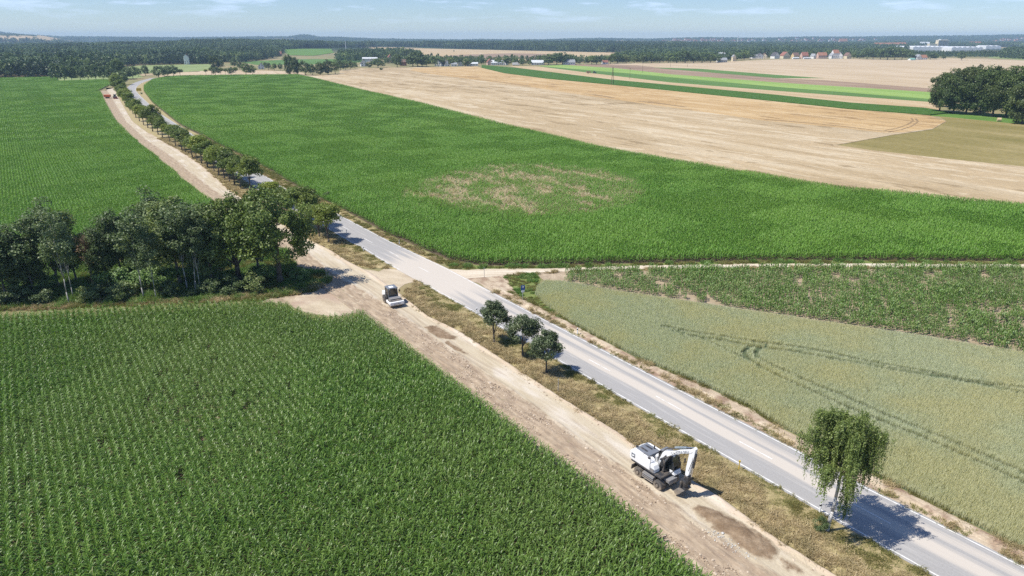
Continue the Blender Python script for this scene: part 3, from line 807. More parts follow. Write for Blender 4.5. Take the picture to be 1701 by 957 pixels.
# 1 the near field
c0p = [FROM_SC(np.array(s), C0(s) + .15) for s in np.linspace(8, float(C0.s[C0.s < 110].max()), 12)]
near_top = PX([(605, 515), (575, 520), (546, 523), (517, 520), (497, 514), (480, 504), (440, 498), (300, 503), (200, 509), (0, 518), (-90, 522)], 1.5)
near_poly = np.vstack([c0p, near_top, [[-95, 90], [-60, 38], [-30, 30]]])
poly('field_soil', near_poly, 0.006, M['maize_soil'], 'dark soil under the near maize field', 'field soil')
def near_gap(P):                                  # a few washed-out wheelings and thin rows on the left
    s, c = SC(P).T
    u = vnoise(s * .05, np.round(c / .75) * 7.1, 3)
    zone = np.exp(-((P[:, 0] + 38) / 12) ** 2 - ((P[:, 1] - 66) / 17) ** 2)
    return (rng.random(len(P)) < 0.28 * zone * sstep(.45, .9, u)) | (rng.random(len(P)) < .010)
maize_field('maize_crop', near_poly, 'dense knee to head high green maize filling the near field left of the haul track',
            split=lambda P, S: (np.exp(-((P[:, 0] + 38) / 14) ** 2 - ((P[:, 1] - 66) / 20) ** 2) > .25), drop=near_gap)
# 2 the field beyond the grove
up_edge = [FROM_SC(np.array(s), C0(s) + .3) for s in np.linspace(118, S_FAR, 24)]
up_poly = np.vstack([up_edge, PX([(169, 149), (177, 145), (188, 139.5), (186, 134.5), (170, 134.5), (97, 136.5), (95, 130), (0, 131.5), (-120, 133)]), PX([(-160, 440), (0, 452), (120, 446), (240, 430), (330, 400), (352, 372)])])
poly('field_soil', up_poly, 0.006, M['maize_soil'], 'dark soil under the maize field beyond the grove', 'field soil')
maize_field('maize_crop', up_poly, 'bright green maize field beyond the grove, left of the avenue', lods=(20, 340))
# 3 the large field right of the road
big_edge = [FROM_SC(np.array(s), C5(s) + .25) for s in np.linspace(float(SC(G(745, 432))[0]), float(SC(G(254, 134))[0]), 30)]
big_poly = np.vstack([big_edge, PX([(276, 129), (305, 127.6), (415, 126.2), (495, 125.6), (520, 131), (600, 151), (700, 174), (850, 213), (1000, 250), (1200, 285), (1400, 318.5), (1701, 347.5), (1900, 366)]), PX([(1900, 435), (1701, 434.5), (1450, 433), (1250, 433), (1078, 437), (892, 441), (800, 441.5)])])
poly('field_soil', big_poly, 0.006, M['maize_soil'], 'soil under the large maize field right of the road', 'field soil')
BC, BX, BY = G(880, 312), 17.0, 32.0
poly('damaged_ground', PX([(560, 318), (640, 312), (690, 290), (760, 274), (860, 264), (960, 270), (1060, 290), (1075, 325), (1000, 358), (890, 372), (780, 356), (660, 344), (570, 338)]), 0.012, M['straw_floor'], 'straw coloured dead patch inside the large maize field', 'bare patch', 1.5, 5)
def lod_patch(P, S=0):
    q = P - BC; e = ((q[:, 0] + 1) / 27) ** 2 + ((q[:, 1] + 2) / 31) ** 2
    return e
def bp_split(P, S): return lod_patch(P) < 1.9
def bp_drop(P):
    e = lod_patch(P)
    n = fbm((P @ D) / 8 + 3, (P @ L) / 3.0, 5, 51)
    extra = np.exp(-np.hypot(P[:, 0] - G(605, 327)[0], P[:, 1] - G(605, 327)[1]) ** 2 / 90) + np.exp(-(np.hypot(P[:, 0] - G(645, 326)[0], (P[:, 1] - G(645, 326)[1]) * 1.6)) ** 2 / 120)
    pr = sstep(.46, .74, (n - .5) * 1.35 + .5 + .20 * (1 - np.minimum(e, 3))) * .84 * (1 - sstep(.9, 1.75, e)) + extra * .45 * (n > .52)
    return (rng.random(len(P)) < pr) & ((e < 1.8) | (extra > .3))
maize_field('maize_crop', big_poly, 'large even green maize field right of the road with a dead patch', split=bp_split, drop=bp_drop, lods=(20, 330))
DP = np.array([BC + np.array([30 * math.cos(a), 34 * math.sin(a) - 2]) for a in np.linspace(0, 6.28, 24)[:-1]])
area_grass_later = DP
# 4 thin strip
TH = hidden_collection('thin_maize_patches')
TIDX = []
for v in range(6):
    nm = 'thin_maize_%d' % v; src(TH, nm, maize_patch(nm, 1.5, .20, 7, 3, 1.3, 1.35, M['maize_thin'], 300 + v, fill=.78)); TIDX.append(v)
thin_poly = PX([(937.5, 468.5), (944, 453), (985, 451), (1250, 448), (1450, 447.5), (1701, 448.5), (1900, 450), (1900, 628), (1701, 588), (1506, 556), (1344, 533), (1250, 519), (1117, 499.5), (1038, 487.5), (958, 473)])
poly('field_soil', thin_poly, 0.012, M['pale_soil'], 'pale soil showing between the rows of thin young maize', 'field soil', 0.3, 3)
TRD = math.atan2(*(G(1250, 519) - G(1038, 487.5))[::-1])
P, K = tiles(thin_poly, TRD, [1.5])
n = fbm(P[:, 0] / 5, P[:, 1] / 5, 4, 61); keep = (n + rng.normal(0, .13, len(P))) > .27
P = P[keep]
scatter('young_maize', TH, np.column_stack([P, np.zeros(len(P))]), TRD + np.pi * rng.integers(0, 2, len(P)), rng.integers(0, 6, len(P)), .85 + .45 * fbm(P[:, 0] / 7, P[:, 1] / 7, 3, 5), 'thin young maize in gappy rows on pale soil below the farm track', 'maize field')
# 5 grey-green cereal with tramlines
def blade_patch(name, size, dens, h, w, mat, seed, lean=.18, two=True, hs=.1, clump=0):
    r = np.random.default_rng(seed); n = int(size * size * dens)
    x, y = r.uniform(-size / 2, size / 2, (2, n))
    if clump:
        cx, cy = r.uniform(-size / 2, size / 2, (2, clump)); k = r.integers(0, clump, n)
        x = cx[k] + r.normal(0, size * .10, n); y = cy[k] + r.normal(0, size * .10, n)
    H = np.maximum(.04, r.normal(h, h * hs, n)); az = r.uniform(0, 2 * np.pi, n)
    lx, ly = r.normal(lean * .8, lean, n) * H, r.normal(-lean * .3, lean, n) * H
    sx, sy = np.cos(az) * w / 2, np.sin(az) * w / 2
    def row(t, k): return np.stack([np.stack([x + lx * t ** 1.7 + sg * sx * k, y + ly * t ** 1.7 + sg * sy * k, H * t * (1 - .1 * t)], -1) for sg in (-1, 1)], 1)
    A, B, C = row(0, .8), row(.6, 1), row(1, .45)
    Q = [np.stack([A[:, 0], A[:, 1], B[:, 1], B[:, 0]], 1), np.stack([B[:, 0], B[:, 1], C[:, 1], C[:, 0]], 1)]
    rn = np.clip(r.normal(.5, .2, n), 0, 1)
    return quads_mesh(name, np.concatenate(Q), np.concatenate([np.clip(rn - .18, 0, 1), rn]), mat)
M['cereal'] = leafy('cereal_ears', [(0.0, (0.37, 0.40, 0.27)), (0.5, (0.57, 0.585, 0.41)), (1.0, (0.72, 0.72, 0.55))], trans=.3, rough=.6, spec=.3, wscale=.08, wmix=.8, tint=(0.60, 0.57, 0.35))
CE = hidden_collection('cereal_patches'); CS = [4.0, 2.0, 1.0, .5, .25]; CIDX = {}; _k = 0
for k, S in enumerate(CS):
    for v in range(2 if S > 1 else 4):
        nm = 'cereal_patch_%02d' % _k; src(CE, nm, blade_patch(nm, S, 330, .74, .022, M['cereal'], 400 + _k, lean=.10, hs=.07)); CIDX.setdefault(k, []).append(_k); _k += 1
c6p = [FROM_SC(np.array(s), C6(s) + .15) for s in np.linspace(12, float(C6.s[-1]), 16)]
cer_poly = np.vstack([c6p, PX([(905, 506), (889, 490), (893, 478), (905, 469.5), (935, 471), (958, 475), (1038, 489.5), (1117, 501.5), (1250, 521), (1344, 535.5), (1506, 559), (1701, 591), (1900, 632)]), [[78, 44], [60, 30]]])
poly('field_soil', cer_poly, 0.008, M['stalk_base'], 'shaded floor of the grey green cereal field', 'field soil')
def tz(l): return np.array([G(1150 + x / 3.087, 450 + y / 3.087, .7) for x, y in l])
TRAM = [tz(l) for l in ([(-150, 275), (0, 305), (150, 325), (300, 350), (500, 375), (700, 410), (900, 455), (1200, 505), (1400, 550), (1701, 590), (2200, 680)],
                        [(-100, 300), (0, 325), (150, 345), (300, 375), (500, 400), (800, 455), (1000, 490), (1300, 540), (1701, 615), (2200, 720)],
                        [(380, 372), (340, 390), (325, 410), (330, 432), (400, 470), (600, 560), (800, 640), (1000, 730), (1200, 810), (1400, 890), (1700, 1020), (2000, 1170)],
                        [(290, 380), (268, 400), (265, 415), (285, 443), (400, 510), (600, 600), (800, 690), (1000, 770), (1200, 850), (1400, 935), (1700, 1070), (2000, 1220)],
                        [(0, 322), (100, 360), (180, 400), (270, 440)])]
WID = [.44, .44, .38, .38, .24]
def tram_split(P, S):
    r = np.zeros(len(P), bool)
    for l, w in zip(TRAM, WID): r |= seg_dist(P, l) < w + S * .75
    return r
def tram_drop(P):
    r = np.zeros(len(P), bool)
    for l, w in zip(TRAM, WID): r |= (seg_dist(P, l) < w) & (rng.random(len(P)) < .97)
    return r
P, K = tiles(cer_poly, TRD, CS, tram_split, tram_drop)
idx = np.array([random.choice(CIDX[int(k)]) for k in K])
sc = np.ones((len(P), 3)); sc[:, 2] = .93 + .14 * fbm(P[:, 0] / 5, P[:, 1] / 5, 3, 2)
scatter('cereal_crop', CE, np.column_stack([P, np.zeros(len(P))]), TRD + rng.normal(0, .05, len(P)), idx, sc, 'grey green standing cereal with dark tractor tramlines', 'cereal field')

# verge grasses
M['straw'] = leafy('straw_grass', [(0.0, (0.20, 0.135, 0.06)), (0.35, (0.37, 0.285, 0.15)), (0.7, (0.53, 0.425, 0.25)), (1.0, (0.64, 0.53, 0.34))], trans=.2, rough=.7, spec=.2, wscale=.45, wmix=.6, tint=(0.25, 0.215, 0.10))
M['mown'] = leafy('mown_grass', [(0.0, (0.16, 0.15, 0.05)), (0.5, (0.30, 0.265, 0.105)), (1.0, (0.45, 0.38, 0.19))], trans=.2, rough=.7, spec=.2, wscale=.3, wmix=.7, tint=(0.19, 0.21, 0.07))
M['stalk'] = leafy('dead_stalks', [(0.0, (0.36, 0.30, 0.17)), (0.5, (0.50, 0.43, 0.27)), (1.0, (0.62, 0.55, 0.38))], trans=.2, rough=.8, spec=.1)
M['lush'] = leafy('lush_grass', [(0.0, (0.07, 0.14, 0.03)), (0.5, (0.14, 0.26, 0.055)), (1.0, (0.25, 0.35, 0.10))], trans=.25, rough=.55, spec=.3, wscale=.3, wmix=.5, tint=(0.17, 0.20, 0.06))
M['olive'] = leafy('olive_grass', [(0.0, (0.11, 0.13, 0.035)), (0.5, (0.21, 0.22, 0.065)), (1.0, (0.33, 0.31, 0.13))], trans=.25, rough=.6, spec=.2, wscale=.25, wmix=.5, tint=(0.20, 0.15, 0.06))
GR = hidden_collection('grass_tufts')
def gsrc(k, *a, **kw):
    nm = 'grass_tuft_%02d' % k; src(GR, nm, blade_patch(nm, *a, **kw))
for v in range(4): gsrc(v, 1.0, 200, .24, .03, M['straw'], 500 + v, lean=.7, hs=.4, clump=12)
for v in range(4): gsrc(4 + v, 1.0, 170, .13, .03, M['mown'], 520 + v, lean=.45, hs=.4, clump=10)
for v in range(4): gsrc(8 + v, 1.0, 200, .34, .035, M['lush'], 540 + v, lean=.35, hs=.35)
for v in range(4): gsrc(12 + v, 1.0, 190, .22, .03, M['olive'], 560 + v, lean=.4, hs=.35)
for v in range(4): gsrc(16 + v, 1.0, 150, .36, .04, M['stalk'], 580 + v, lean=.7, hs=.4, clump=9)
def strip_pts(s0, s1, ca, cb, dens):
    n = int((s1 - s0) * 8 * dens); s = rng.uniform(s0, s1, n); a, b = ca(s), cb(s)
    w = np.abs(b - a); k = rng.random(n) < np.clip(w / 8, 0, 1); s, a, b = s[k], a[k], b[k]
    t = rng.random(len(s)); return s, a + (b - a) * t, t
def grass_strip(name, s0, s1, ca, cb, dens, pick, label, zb=0.03, big=1.0):
    s, c, t = strip_pts(s0, s1, ca, cb, dens); P = FROM_SC(s, c)
    kind = pick(s, c, t); k = kind >= 0; P, kind = P[k], kind[k]
    far = np.clip(np.hypot(*P.T) / 140, 1, 3)
    scatter(name, GR, np.column_stack([P, np.full(len(P), zb)]), rng.uniform(0, 6.28, len(P)), kind * 4 + rng.integers(0, 4, len(P)), rng.uniform(.75, 1.25, len(P)) * big, label, 'grass')
def pick_main(s, c, t):
    n = fbm(s * .25, c * .5, 4, 81)
    k = np.where(t + (n - .5) * 1.0 > .62, 1, 0)
    k = np.where((k == 1) & (n > .56), 3, k)
    thin = rng.random(len(s)) < .25 * (1 - sstep(0, .12, t))
    return np.where(thin, -1, k)
grass_strip('verge_grass', 8, VS1, lambda s: taper_lo(s) - .1, lambda s: C3(s) - .55, 3.2, pick_main, 'dry straw coloured verge grass, greener along the road edge, south of the crossing')
grass_strip('verge_grass', VS2, 330, lambda s: taper_hi(s) - .1, lambda s: C3(s) - .55, 1.7, pick_main, 'dry verge grass under the avenue trees, north of the crossing')
grass_strip('verge_grass', s_j, 330, lambda s: C4(s) + .5, lambda s: C5(s) - .1, 1.7, lambda s, c, t: np.where(fbm(s * .2, c * .6, 3, 9) + .25 * t > .62, 3, np.where(rng.random(len(s)) < .5, 1, 0)), 'olive roadside grass beside the large maize field')
def pick_spoil(s, c, t):
    n = fbm(s * .3, c * .8, 4, 91)
    return np.where(t < .32, np.where(rng.random(len(s)) < .35, 0, 1), np.where((t > .86) & (n > .35), 3, np.where(n > .66, 0, -1)))
grass_strip('verge_grass', 8, s_k + 3, lambda s: C4(s) + .5, lambda s: C6(s) + .1, 2.6, pick_spoil, 'thin grass line along the far road edge beside the bare spoil')
def area_grass(name, poly_w, kinds, dens, label, noise_t=None, z=0.02, size=1.0):
    lo, hi = poly_w.min(0), poly_w.max(0); n = int(np.prod(hi - lo) * dens)
    P = rng.uniform(lo, hi, (n, 2)); P = P[inside_poly(P, poly_w)]
    if noise_t is not None: P = P[fbm(P[:, 0] / 3, P[:, 1] / 3, 4, 33) > noise_t]
    q = fbm(P[:, 0] / 4, P[:, 1] / 4, 3, 13); kind = np.array(kinds)[np.clip(((q - .25) * 2 * len(kinds)).astype(int), 0, len(kinds) - 1)]
    scatter(name, GR, np.column_stack([P, np.full(len(P), z)]), rng.uniform(0, 6.28, len(P)), kind * 4 + rng.integers(0, 4, len(P)), rng.uniform(.8, 1.4, len(P)) * size, label, 'grass')
area_grass('dead_stalks', area_grass_later, [4, 4], 1.5, 'dry straw coloured stalks in the dead patch of the large maize field', size=1.9, z=0.014)
wedge = PX([(836, 458), (884, 454), (899, 464), (888, 486), (905, 508), (932, 529), (985, 557), (960, 550), (915, 523), (880, 502), (861, 491), (846, 474)])
poly('grass_floor', wedge, 0.022, M['green_floor'], 'green grassy corner around the blue sign', 'grass')
area_grass('corner_grass', wedge, [3, 3, 2], 2.6, 'lush green and olive grass around the blue sign', size=.6)
headland = PX([(742, 433), (800, 442.5), (892, 441.8), (1078, 438), (1250, 433.5), (1450, 433.5), (1701, 435), (1800, 436), (1800, 439.6), (1701, 439), (1450, 438), (1250, 438.4), (1078, 441), (906, 446.2), (800, 447), (749, 446)])
poly('grass_floor', headland, 0.02, M['green_floor'], 'grassy headland between the large maize field and the farm track', 'grass')
area_grass('headland_grass', headland, [3, 2, 3], 1.8, 'fresh green headland grass along the farm track')
tr_edge = PX([(838, 458), (892.6, 453.6), (985, 449.4), (1250, 444.6), (1450, 444.6), (1701, 446.6), (1800, 447), (1800, 449), (1701, 448), (1450, 447), (1250, 447.4), (985, 450.6), (944, 453.5)])
area_grass('track_side_grass', tr_edge, [0, 3], 1.6, 'thin dry grass on the lower side of the farm track')

# ------------------------------------------------------------------ ripe grain fields and strips farther off
def grain(name, lo, mid, hi, dark, rot, sc=1.0, lodge=True):
    m, nt, b = new_mat(name)
    st = noise(nt, 0.02 * sc, 7, 0.62, mscale=(0.35, 3.2, 1), rot=rot)
    ln = noise(nt, 0.06 * sc, 5, 0.6, mscale=(0.12, 4.0, 1), rot=rot)
    fi = noise(nt, 0.9, 5, 0.75, mscale=(0.5, 1.3, 1), rot=rot)
    c = ramp(nt, [(0.3, lo), (0.5, mid), (0.7, hi)], st)
    c = mixc(nt, math_n(nt, 'MULTIPLY', smap(nt, ln, 0.56, 0.7), 0.45), c, dark)
    c = mixc(nt, math_n(nt, 'MULTIPLY', smap(nt, noise(nt, 0.012 * sc, 4, 0.5, mscale=(0.5, 1.6, 1), rot=rot), 0.5, 0.62), 0.5), c, lo)
    if lodge:
        ld = noise(nt, 0.085, 5, 0.62, mscale=(0.45, 1.5, 1), rot=rot + 0.12, dist=0.7)
        zone = smap(nt, noise(nt, 0.006, 3, 0.5), 0.40, 0.58)
        ld = math_n(nt, 'ADD', ld, math_n(nt, 'MULTIPLY', math_n(nt, 'SUBTRACT', zone, 0.7), 0.10))
        c = mixc(nt, math_n(nt, 'MULTIPLY', smap(nt, ld, 0.545, 0.62), 0.8), c, dark)
        c = mixc(nt, math_n(nt, 'MULTIPLY', smap(nt, ld, 0.42, 0.34), 0.8), c, hi)
    c = mixc(nt, 0.35, c, ramp(nt, [(0.32, (0.25, 0.25, 0.25)), (0.68, (0.78, 0.78, 0.78))], fi), 'OVERLAY')
    nt.links.new(c, b.inputs['Base Color']); b.inputs['Roughness'].default_value = 0.95; b.inputs['Specular IOR Level'].default_value = 0.15
    bump(nt, b, math_n(nt, 'ADD', math_n(nt, 'MULTIPLY', ld, 3.0), fi) if lodge else fi, 0.7, 0.4)
    return m
WROT = math.atan2(*(G(1400, 318) - G(700, 174))[::-1])
SROT = math.atan2(*(G(1290, 160) - G(900, 120))[::-1])
M['wheat'] = grain('ripe_wheat', (0.33, 0.25, 0.145), (0.41, 0.315, 0.19), (0.50, 0.415, 0.285), (0.235, 0.17, 0.09), WROT)
M['wheat_gold'] = grain('golden_wheat', (0.36, 0.235, 0.105), (0.44, 0.305, 0.15), (0.49, 0.365, 0.205), (0.25, 0.16, 0.075), WROT)
M['wheat_pale'] = grain('pale_stubble', (0.38, 0.29, 0.18), (0.45, 0.355, 0.235), (0.50, 0.41, 0.295), (0.29, 0.205, 0.115), SROT, 1.0, False)
M['wheat_tan'] = grain('tan_stubble', (0.37, 0.265, 0.145), (0.43, 0.325, 0.19), (0.48, 0.375, 0.24), (0.33, 0.23, 0.12), SROT, 1.0, False)
M['fallow'] = grain('bare_fallow', (0.20, 0.14, 0.095), (0.27, 0.19, 0.13), (0.34, 0.25, 0.17), (0.17, 0.12, 0.085), SROT, 1.0, False)
M['meadow'] = soil('olive_meadow', [(0.3, (0.15, 0.13, 0.04)), (0.5, (0.20, 0.165, 0.06)), (0.72, (0.29, 0.235, 0.11))], 0.03, mscale=(.4, 1.5, 1), rot=WROT, bscale=1.2, bump_s=.5, bump_d=.2, fine=0.5)
M['pasture'] = soil('green_pasture', [(0.3, (0.07, 0.14, 0.025)), (0.7, (0.12, 0.21, 0.04))], 0.05, bscale=1.0, bump_s=.5, bump_d=.2, fine=0.6)
M['strip_green'] = soil('strip_maize', [(0.3, (0.035, 0.09, 0.012)), (0.7, (0.07, 0.14, 0.022))], 0.5, bscale=0.9, bump_s=1.0, bump_d=0.8, fine=0.5)
M['strip_light'] = soil('strip_beet', [(0.3, (0.16, 0.26, 0.055)), (0.7, (0.25, 0.34, 0.10))], 0.03, mscale=(.3, 3, 1), rot=SROT, bump_s=.4, bump_d=.2, fine=0.5)
M['strip_mid'] = soil('strip_clover', [(0.3, (0.065, 0.13, 0.03)), (0.7, (0.11, 0.19, 0.05))], 0.03, mscale=(.3, 3, 1), rot=SROT, bump_s=.4, bump_d=.2, fine=0.5)
M['pale_green'] = soil('pale_green_crop', [(0.3, (0.17, 0.22, 0.08)), (0.7, (0.25, 0.29, 0.12))], 0.02, bump_s=.4, bump_d=.2)
def slab(name, pts, h, mat, label, cat, jit=0.0, seg=4.0, z0=0.0):
    """a standing crop: sheet at crop height with sides down to the ground"""
    o = poly(name, pts, h, mat, label, cat, jit, seg)
    bm = bmesh.new(); bm.from_mesh(o.data)
    be = [e for e in bm.edges if len(e.link_faces) == 1]
    r = bmesh.ops.extrude_edge_only(bm, edges=be)
    for v in r['geom']:
        if isinstance(v, bmesh.types.BMVert): v.co.z = z0
    bmesh.ops.recalc_face_normals(bm, faces=bm.faces); bm.to_mesh(o.data); bm.free()
    return o
slab('wheat_field', PX([(495, 125), (520, 126), (564, 122.8), (564, 117), (600, 113.2), (688, 112), (793, 110.7), (800, 113), (838, 122), (907.5, 131), (1015, 141.2), (1113, 151), (1290, 169.2), (1412, 182), (1478, 187), (1544, 192.2), (1571.6, 202), (1549, 215), (1480, 225), (1389, 241.5), (1447, 250), (1569, 264), (1701, 277.5), (1900, 300), (1900, 366), (1701, 345), (1400, 316), (1200, 282.5), (1000, 247.5), (850, 211.2), (700, 172), (600, 149), (510, 126.6)]), 0.14, M['wheat'], 'broad ripe wheat field with lodged streaks', 'wheat field')
slab('wheat_field', PX([(800, 113.2), (838, 122.2), (907.5, 131.2), (1015, 141.4), (1113, 151.2), (1290, 169.4), (1412, 182.2), (1478, 187.2), (1544, 192.4), (1570, 202), (1549, 214), (1500, 220), (1470, 221), (1400, 213), (1270, 201), (1130, 181), (1000, 163), (880, 145), (790, 133), (720, 124), (680, 117), (690, 113), (793, 111)]), 0.15, M['wheat_gold'], 'more golden upper part of the ripe wheat field below the dark green strip', 'wheat field', 0.6, 6)
# headland wheelings curving round the end of the wheat
M['wheel'] = plain('pressed_wheat', (0.25, 0.165, 0.075), 0.95, var=.3, scale=.5)
def wheeling(px, w, label):
    pts = PX(px, .16)
    V, F = [], []
    for i, p in enumerate(pts):
        a = pts[max(0, i - 1)]; b = pts[min(len(pts) - 1, i + 1)]; d = (b - a) / np.linalg.norm(b - a); n = np.array([-d[1], d[0]])
        V += [(*(p - n * w / 2), .165), (*(p + n * w / 2), .165)]
        if i: F.append((2 * i - 2, 2 * i, 2 * i + 1, 2 * i - 1))
    tag(link('wheeling', mesh_np('wheeling', V, F, [M['wheel']])), label, 'wheel track', kind='structure')
wheeling([(1270, 199), (1330, 203), (1400, 210), (1450, 216), (1480, 219)], 2.2, 'darker strip of pressed wheat along the ripe wheat field')
wheeling([(1470, 217), (1490, 213), (1507, 207), (1517, 201), (1514, 196)], 1.0, 'curved wheel track at the end of the wheat field')
wheeling([(1476, 219.5), (1497, 215.5), (1515, 209.5), (1525, 202), (1521, 197)], 1.0, 'outer curved wheel track at the end of the wheat field')
wheeling([(1060, 168), (1085, 170.5), (1110, 174), (1140, 178)], 3.5, 'short dark streak of lodged wheat')
wheeling([(968, 156), (985, 157), (1005, 160), (1020, 163)], 3.5, 'dark streak of lodged wheat near the green strip')
wheeling([(790, 132), (820, 135), (850, 139), (880, 143)], 3.5, 'dark streak of lodged wheat at the far end')
poly('meadow', PX([(1571.6, 202.3), (1549, 215), (1480, 225), (1389, 241.7), (1447, 250.3), (1569, 264.3), (1701, 277.8), (1900, 300), (1900, 225), (1684, 205), (1589, 195.7), (1560, 192.5)]), 0.03, M['meadow'], 'dry olive meadow below the round grove', 'meadow', 0.8, 6)
poly('pasture', PX([(1540, 183), (1625.6, 188), (1684, 190), (1800, 180), (1950, 180), (1950, 226), (1684, 205.5), (1589, 196), (1544, 192.3)]), 0.04, M['pasture'], 'bright green pasture in front of the round grove', 'pasture', 0.8, 6)
slab('green_strip', PX([(800, 108.4), (860, 113.6), (1015, 133), (1290, 158.8), (1412, 171.8), (1535, 180.5), (1582, 188), (1544, 192), (1478, 186.8), (1412, 181.8), (1290, 169), (1015, 141), (907.5, 130.8), (838, 121.8), (800, 112.8)]), 0.6, M['strip_green'], 'long narrow strip of dark green maize between the grain fields', 'crop strip')
poly('tan_strip', PX([(844, 109.2), (898, 110.7), (986, 122), (1113, 137), (1290, 151), (1538.6, 169), (1560, 171), (1560, 184), (1544, 182), (1412, 172.4), (1290, 159.4), (1015, 133.8), (888, 119)]), 0.03, M['wheat_tan'], 'tan stubble strip between two green strips', 'stubble field', 1, 8)
poly('green_strip', PX([(893, 109.6), (1037, 121.5), (1290, 144.5), (1560, 166), (1560, 171), (1538, 169), (1290, 151), (1113, 137), (986, 122), (898, 110.8)]), 0.05, M['strip_mid'], 'thin mid green strip below the light green one', 'crop strip', 1, 8)
poly('green_strip', PX([(893, 109.5), (936, 107.8), (1022, 113.2), (1113, 123.4), (1290, 137), (1560, 154), (1560, 166), (1290, 144.6), (1037, 121.6)]), 0.04, M['strip_light'], 'light yellow green strip beyond the dark maize strip', 'crop strip', 1, 8)
poly('brown_strip', PX([(936, 107.6), (1001, 106.5), (1011, 105.6), (1062, 109), (1100, 113.4), (1163, 119), (1290, 130), (1369, 133), (1560, 148), (1560, 154), (1290, 137.2), (1113, 123.6), (1022, 113.4)]), 0.03, M['fallow'], 'reddish brown fallow strip', 'fallow field', 1, 8)
poly('green_strip', PX([(1085, 112.2), (1163, 114.4), (1290, 124.5), (1369, 130), (1290, 129.9), (1163, 119.2), (1100, 114)]), 0.06, M['strip_mid'], 'thin green wedge in the pale grain beyond the fallow strip', 'crop strip', 1, 8)
poly('stubble_field', PX([(1005, 106.5), (1062, 104.8), (1163, 104.3), (1225, 101.5), (1290, 98.8), (1422, 97.6), (1510, 99.5), (1574, 96.5), (1701, 100.5), (1900, 104), (1900, 165), (1560, 148), (1369, 133.5), (1290, 130), (1163, 119), (1100, 113.4), (1062, 109)]), 0.035, M['wheat_pale'], 'broad pale stubble field reaching to the village', 'stubble field', 2, 12)
poly('stubble_field', PX([(1660, 86), (1720, 84), (1900, 88), (1900, 103), (1701, 100), (1640, 96)]), 0.02, M['pale_green'], 'thin dull green field at the far wood', 'field', 2, 12)
poly('grass_floor', PX([(92, 136.5), (188, 134.2), (196, 138), (215, 131), (238, 128.5), (232, 124), (190, 121), (96, 128)]), 0.02, M['pale_green'], 'grassy ground under the hedge behind the upper maize field', 'grass', 1, 6)
# beyond the near trees on the left
poly('pale_field', PX([(190, 121), (205, 111.5), (240, 108.5), (350, 106.5), (352, 114), (330, 119), (270, 121), (205, 124)]), 0.03, M['pale_green'], 'pale green field in front of the left wood', 'field', 1, 10)
poly('sandy_ground', PX([(262, 127.5), (300, 120), (335, 118), (420, 117), (480, 118.5), (505, 121), (505, 125.4), (415, 125.8), (305, 126.9), (276, 128)]), 0.03, M['wheat_pale'], 'pale strip behind the row of round trees', 'stubble field', 1, 8)
poly('green_field', PT([(470, 84), (478, 81.5), (550, 81.5), (555, 88), (520, 93), (480, 92)]), 0.5, M['pasture'], 'small green field in a gap of the far wood', 'field', 3, 20, drape=True, cuts=2)
poly('green_field', PX([(395, 103), (480, 99), (560, 97), (610, 96.5), (612, 103), (540, 107), (430, 108)]), 0.04, M['strip_mid'], 'dull green meadows among the village gardens', 'field', 3, 20)
poly('stubble_field', PT([(611, 79.5), (700, 80.5), (815, 83.2), (952, 86.2), (1020, 88), (1020, 96), (960, 104), (820, 104), (700, 106), (690, 96), (640, 86)]), 0.4, M['wheat_tan'], 'tan field beyond the middle village', 'stubble field', 3, 20, drape=True, cuts=2)
poly('fallow_field', PT([(700, 97), (760, 92), (850, 89), (910, 90.5), (940, 93), (900, 96), (830, 100), (740, 103)]), 0.9, M['fallow'], 'grey brown ploughed field beyond the middle village', 'fallow field', 3, 20, drape=True, cuts=2)
M['hill_tan'] = soil('hill_stubble', [(0.3, (0.42, 0.30, 0.19)), (0.5, (0.36, 0.28, 0.16)), (0.7, (0.48, 0.36, 0.24))], 0.004, mscale=(.4, 3, 1), rot=0.2, bump_s=.1)
hp = [GT(u, v) for u, v in [(-60, 62), (10, 60.5), (60, 61.3), (110, 62.8), (128, 63.2), (118, 65.5), (95, 67.5), (70, 70), (45, 71.5), (20, 69), (-60, 68)]]
poly('hill_field', hp, 2.5, M['hill_tan'], 'tan stubble on the far hill at the left horizon', 'hill field', 8, 60, drape=True, cuts=3)
fp = [GT(u, v) for u, v in [(1018, 68.6), (1050, 67), (1110, 66.8), (1140, 68.6), (1100, 70.2), (1040, 70.4)]]
poly('hill_field', fp, 2.5, M['hill_tan'], 'thin tan field below the far town', 'hill field', 8, 60, drape=True, cuts=3)

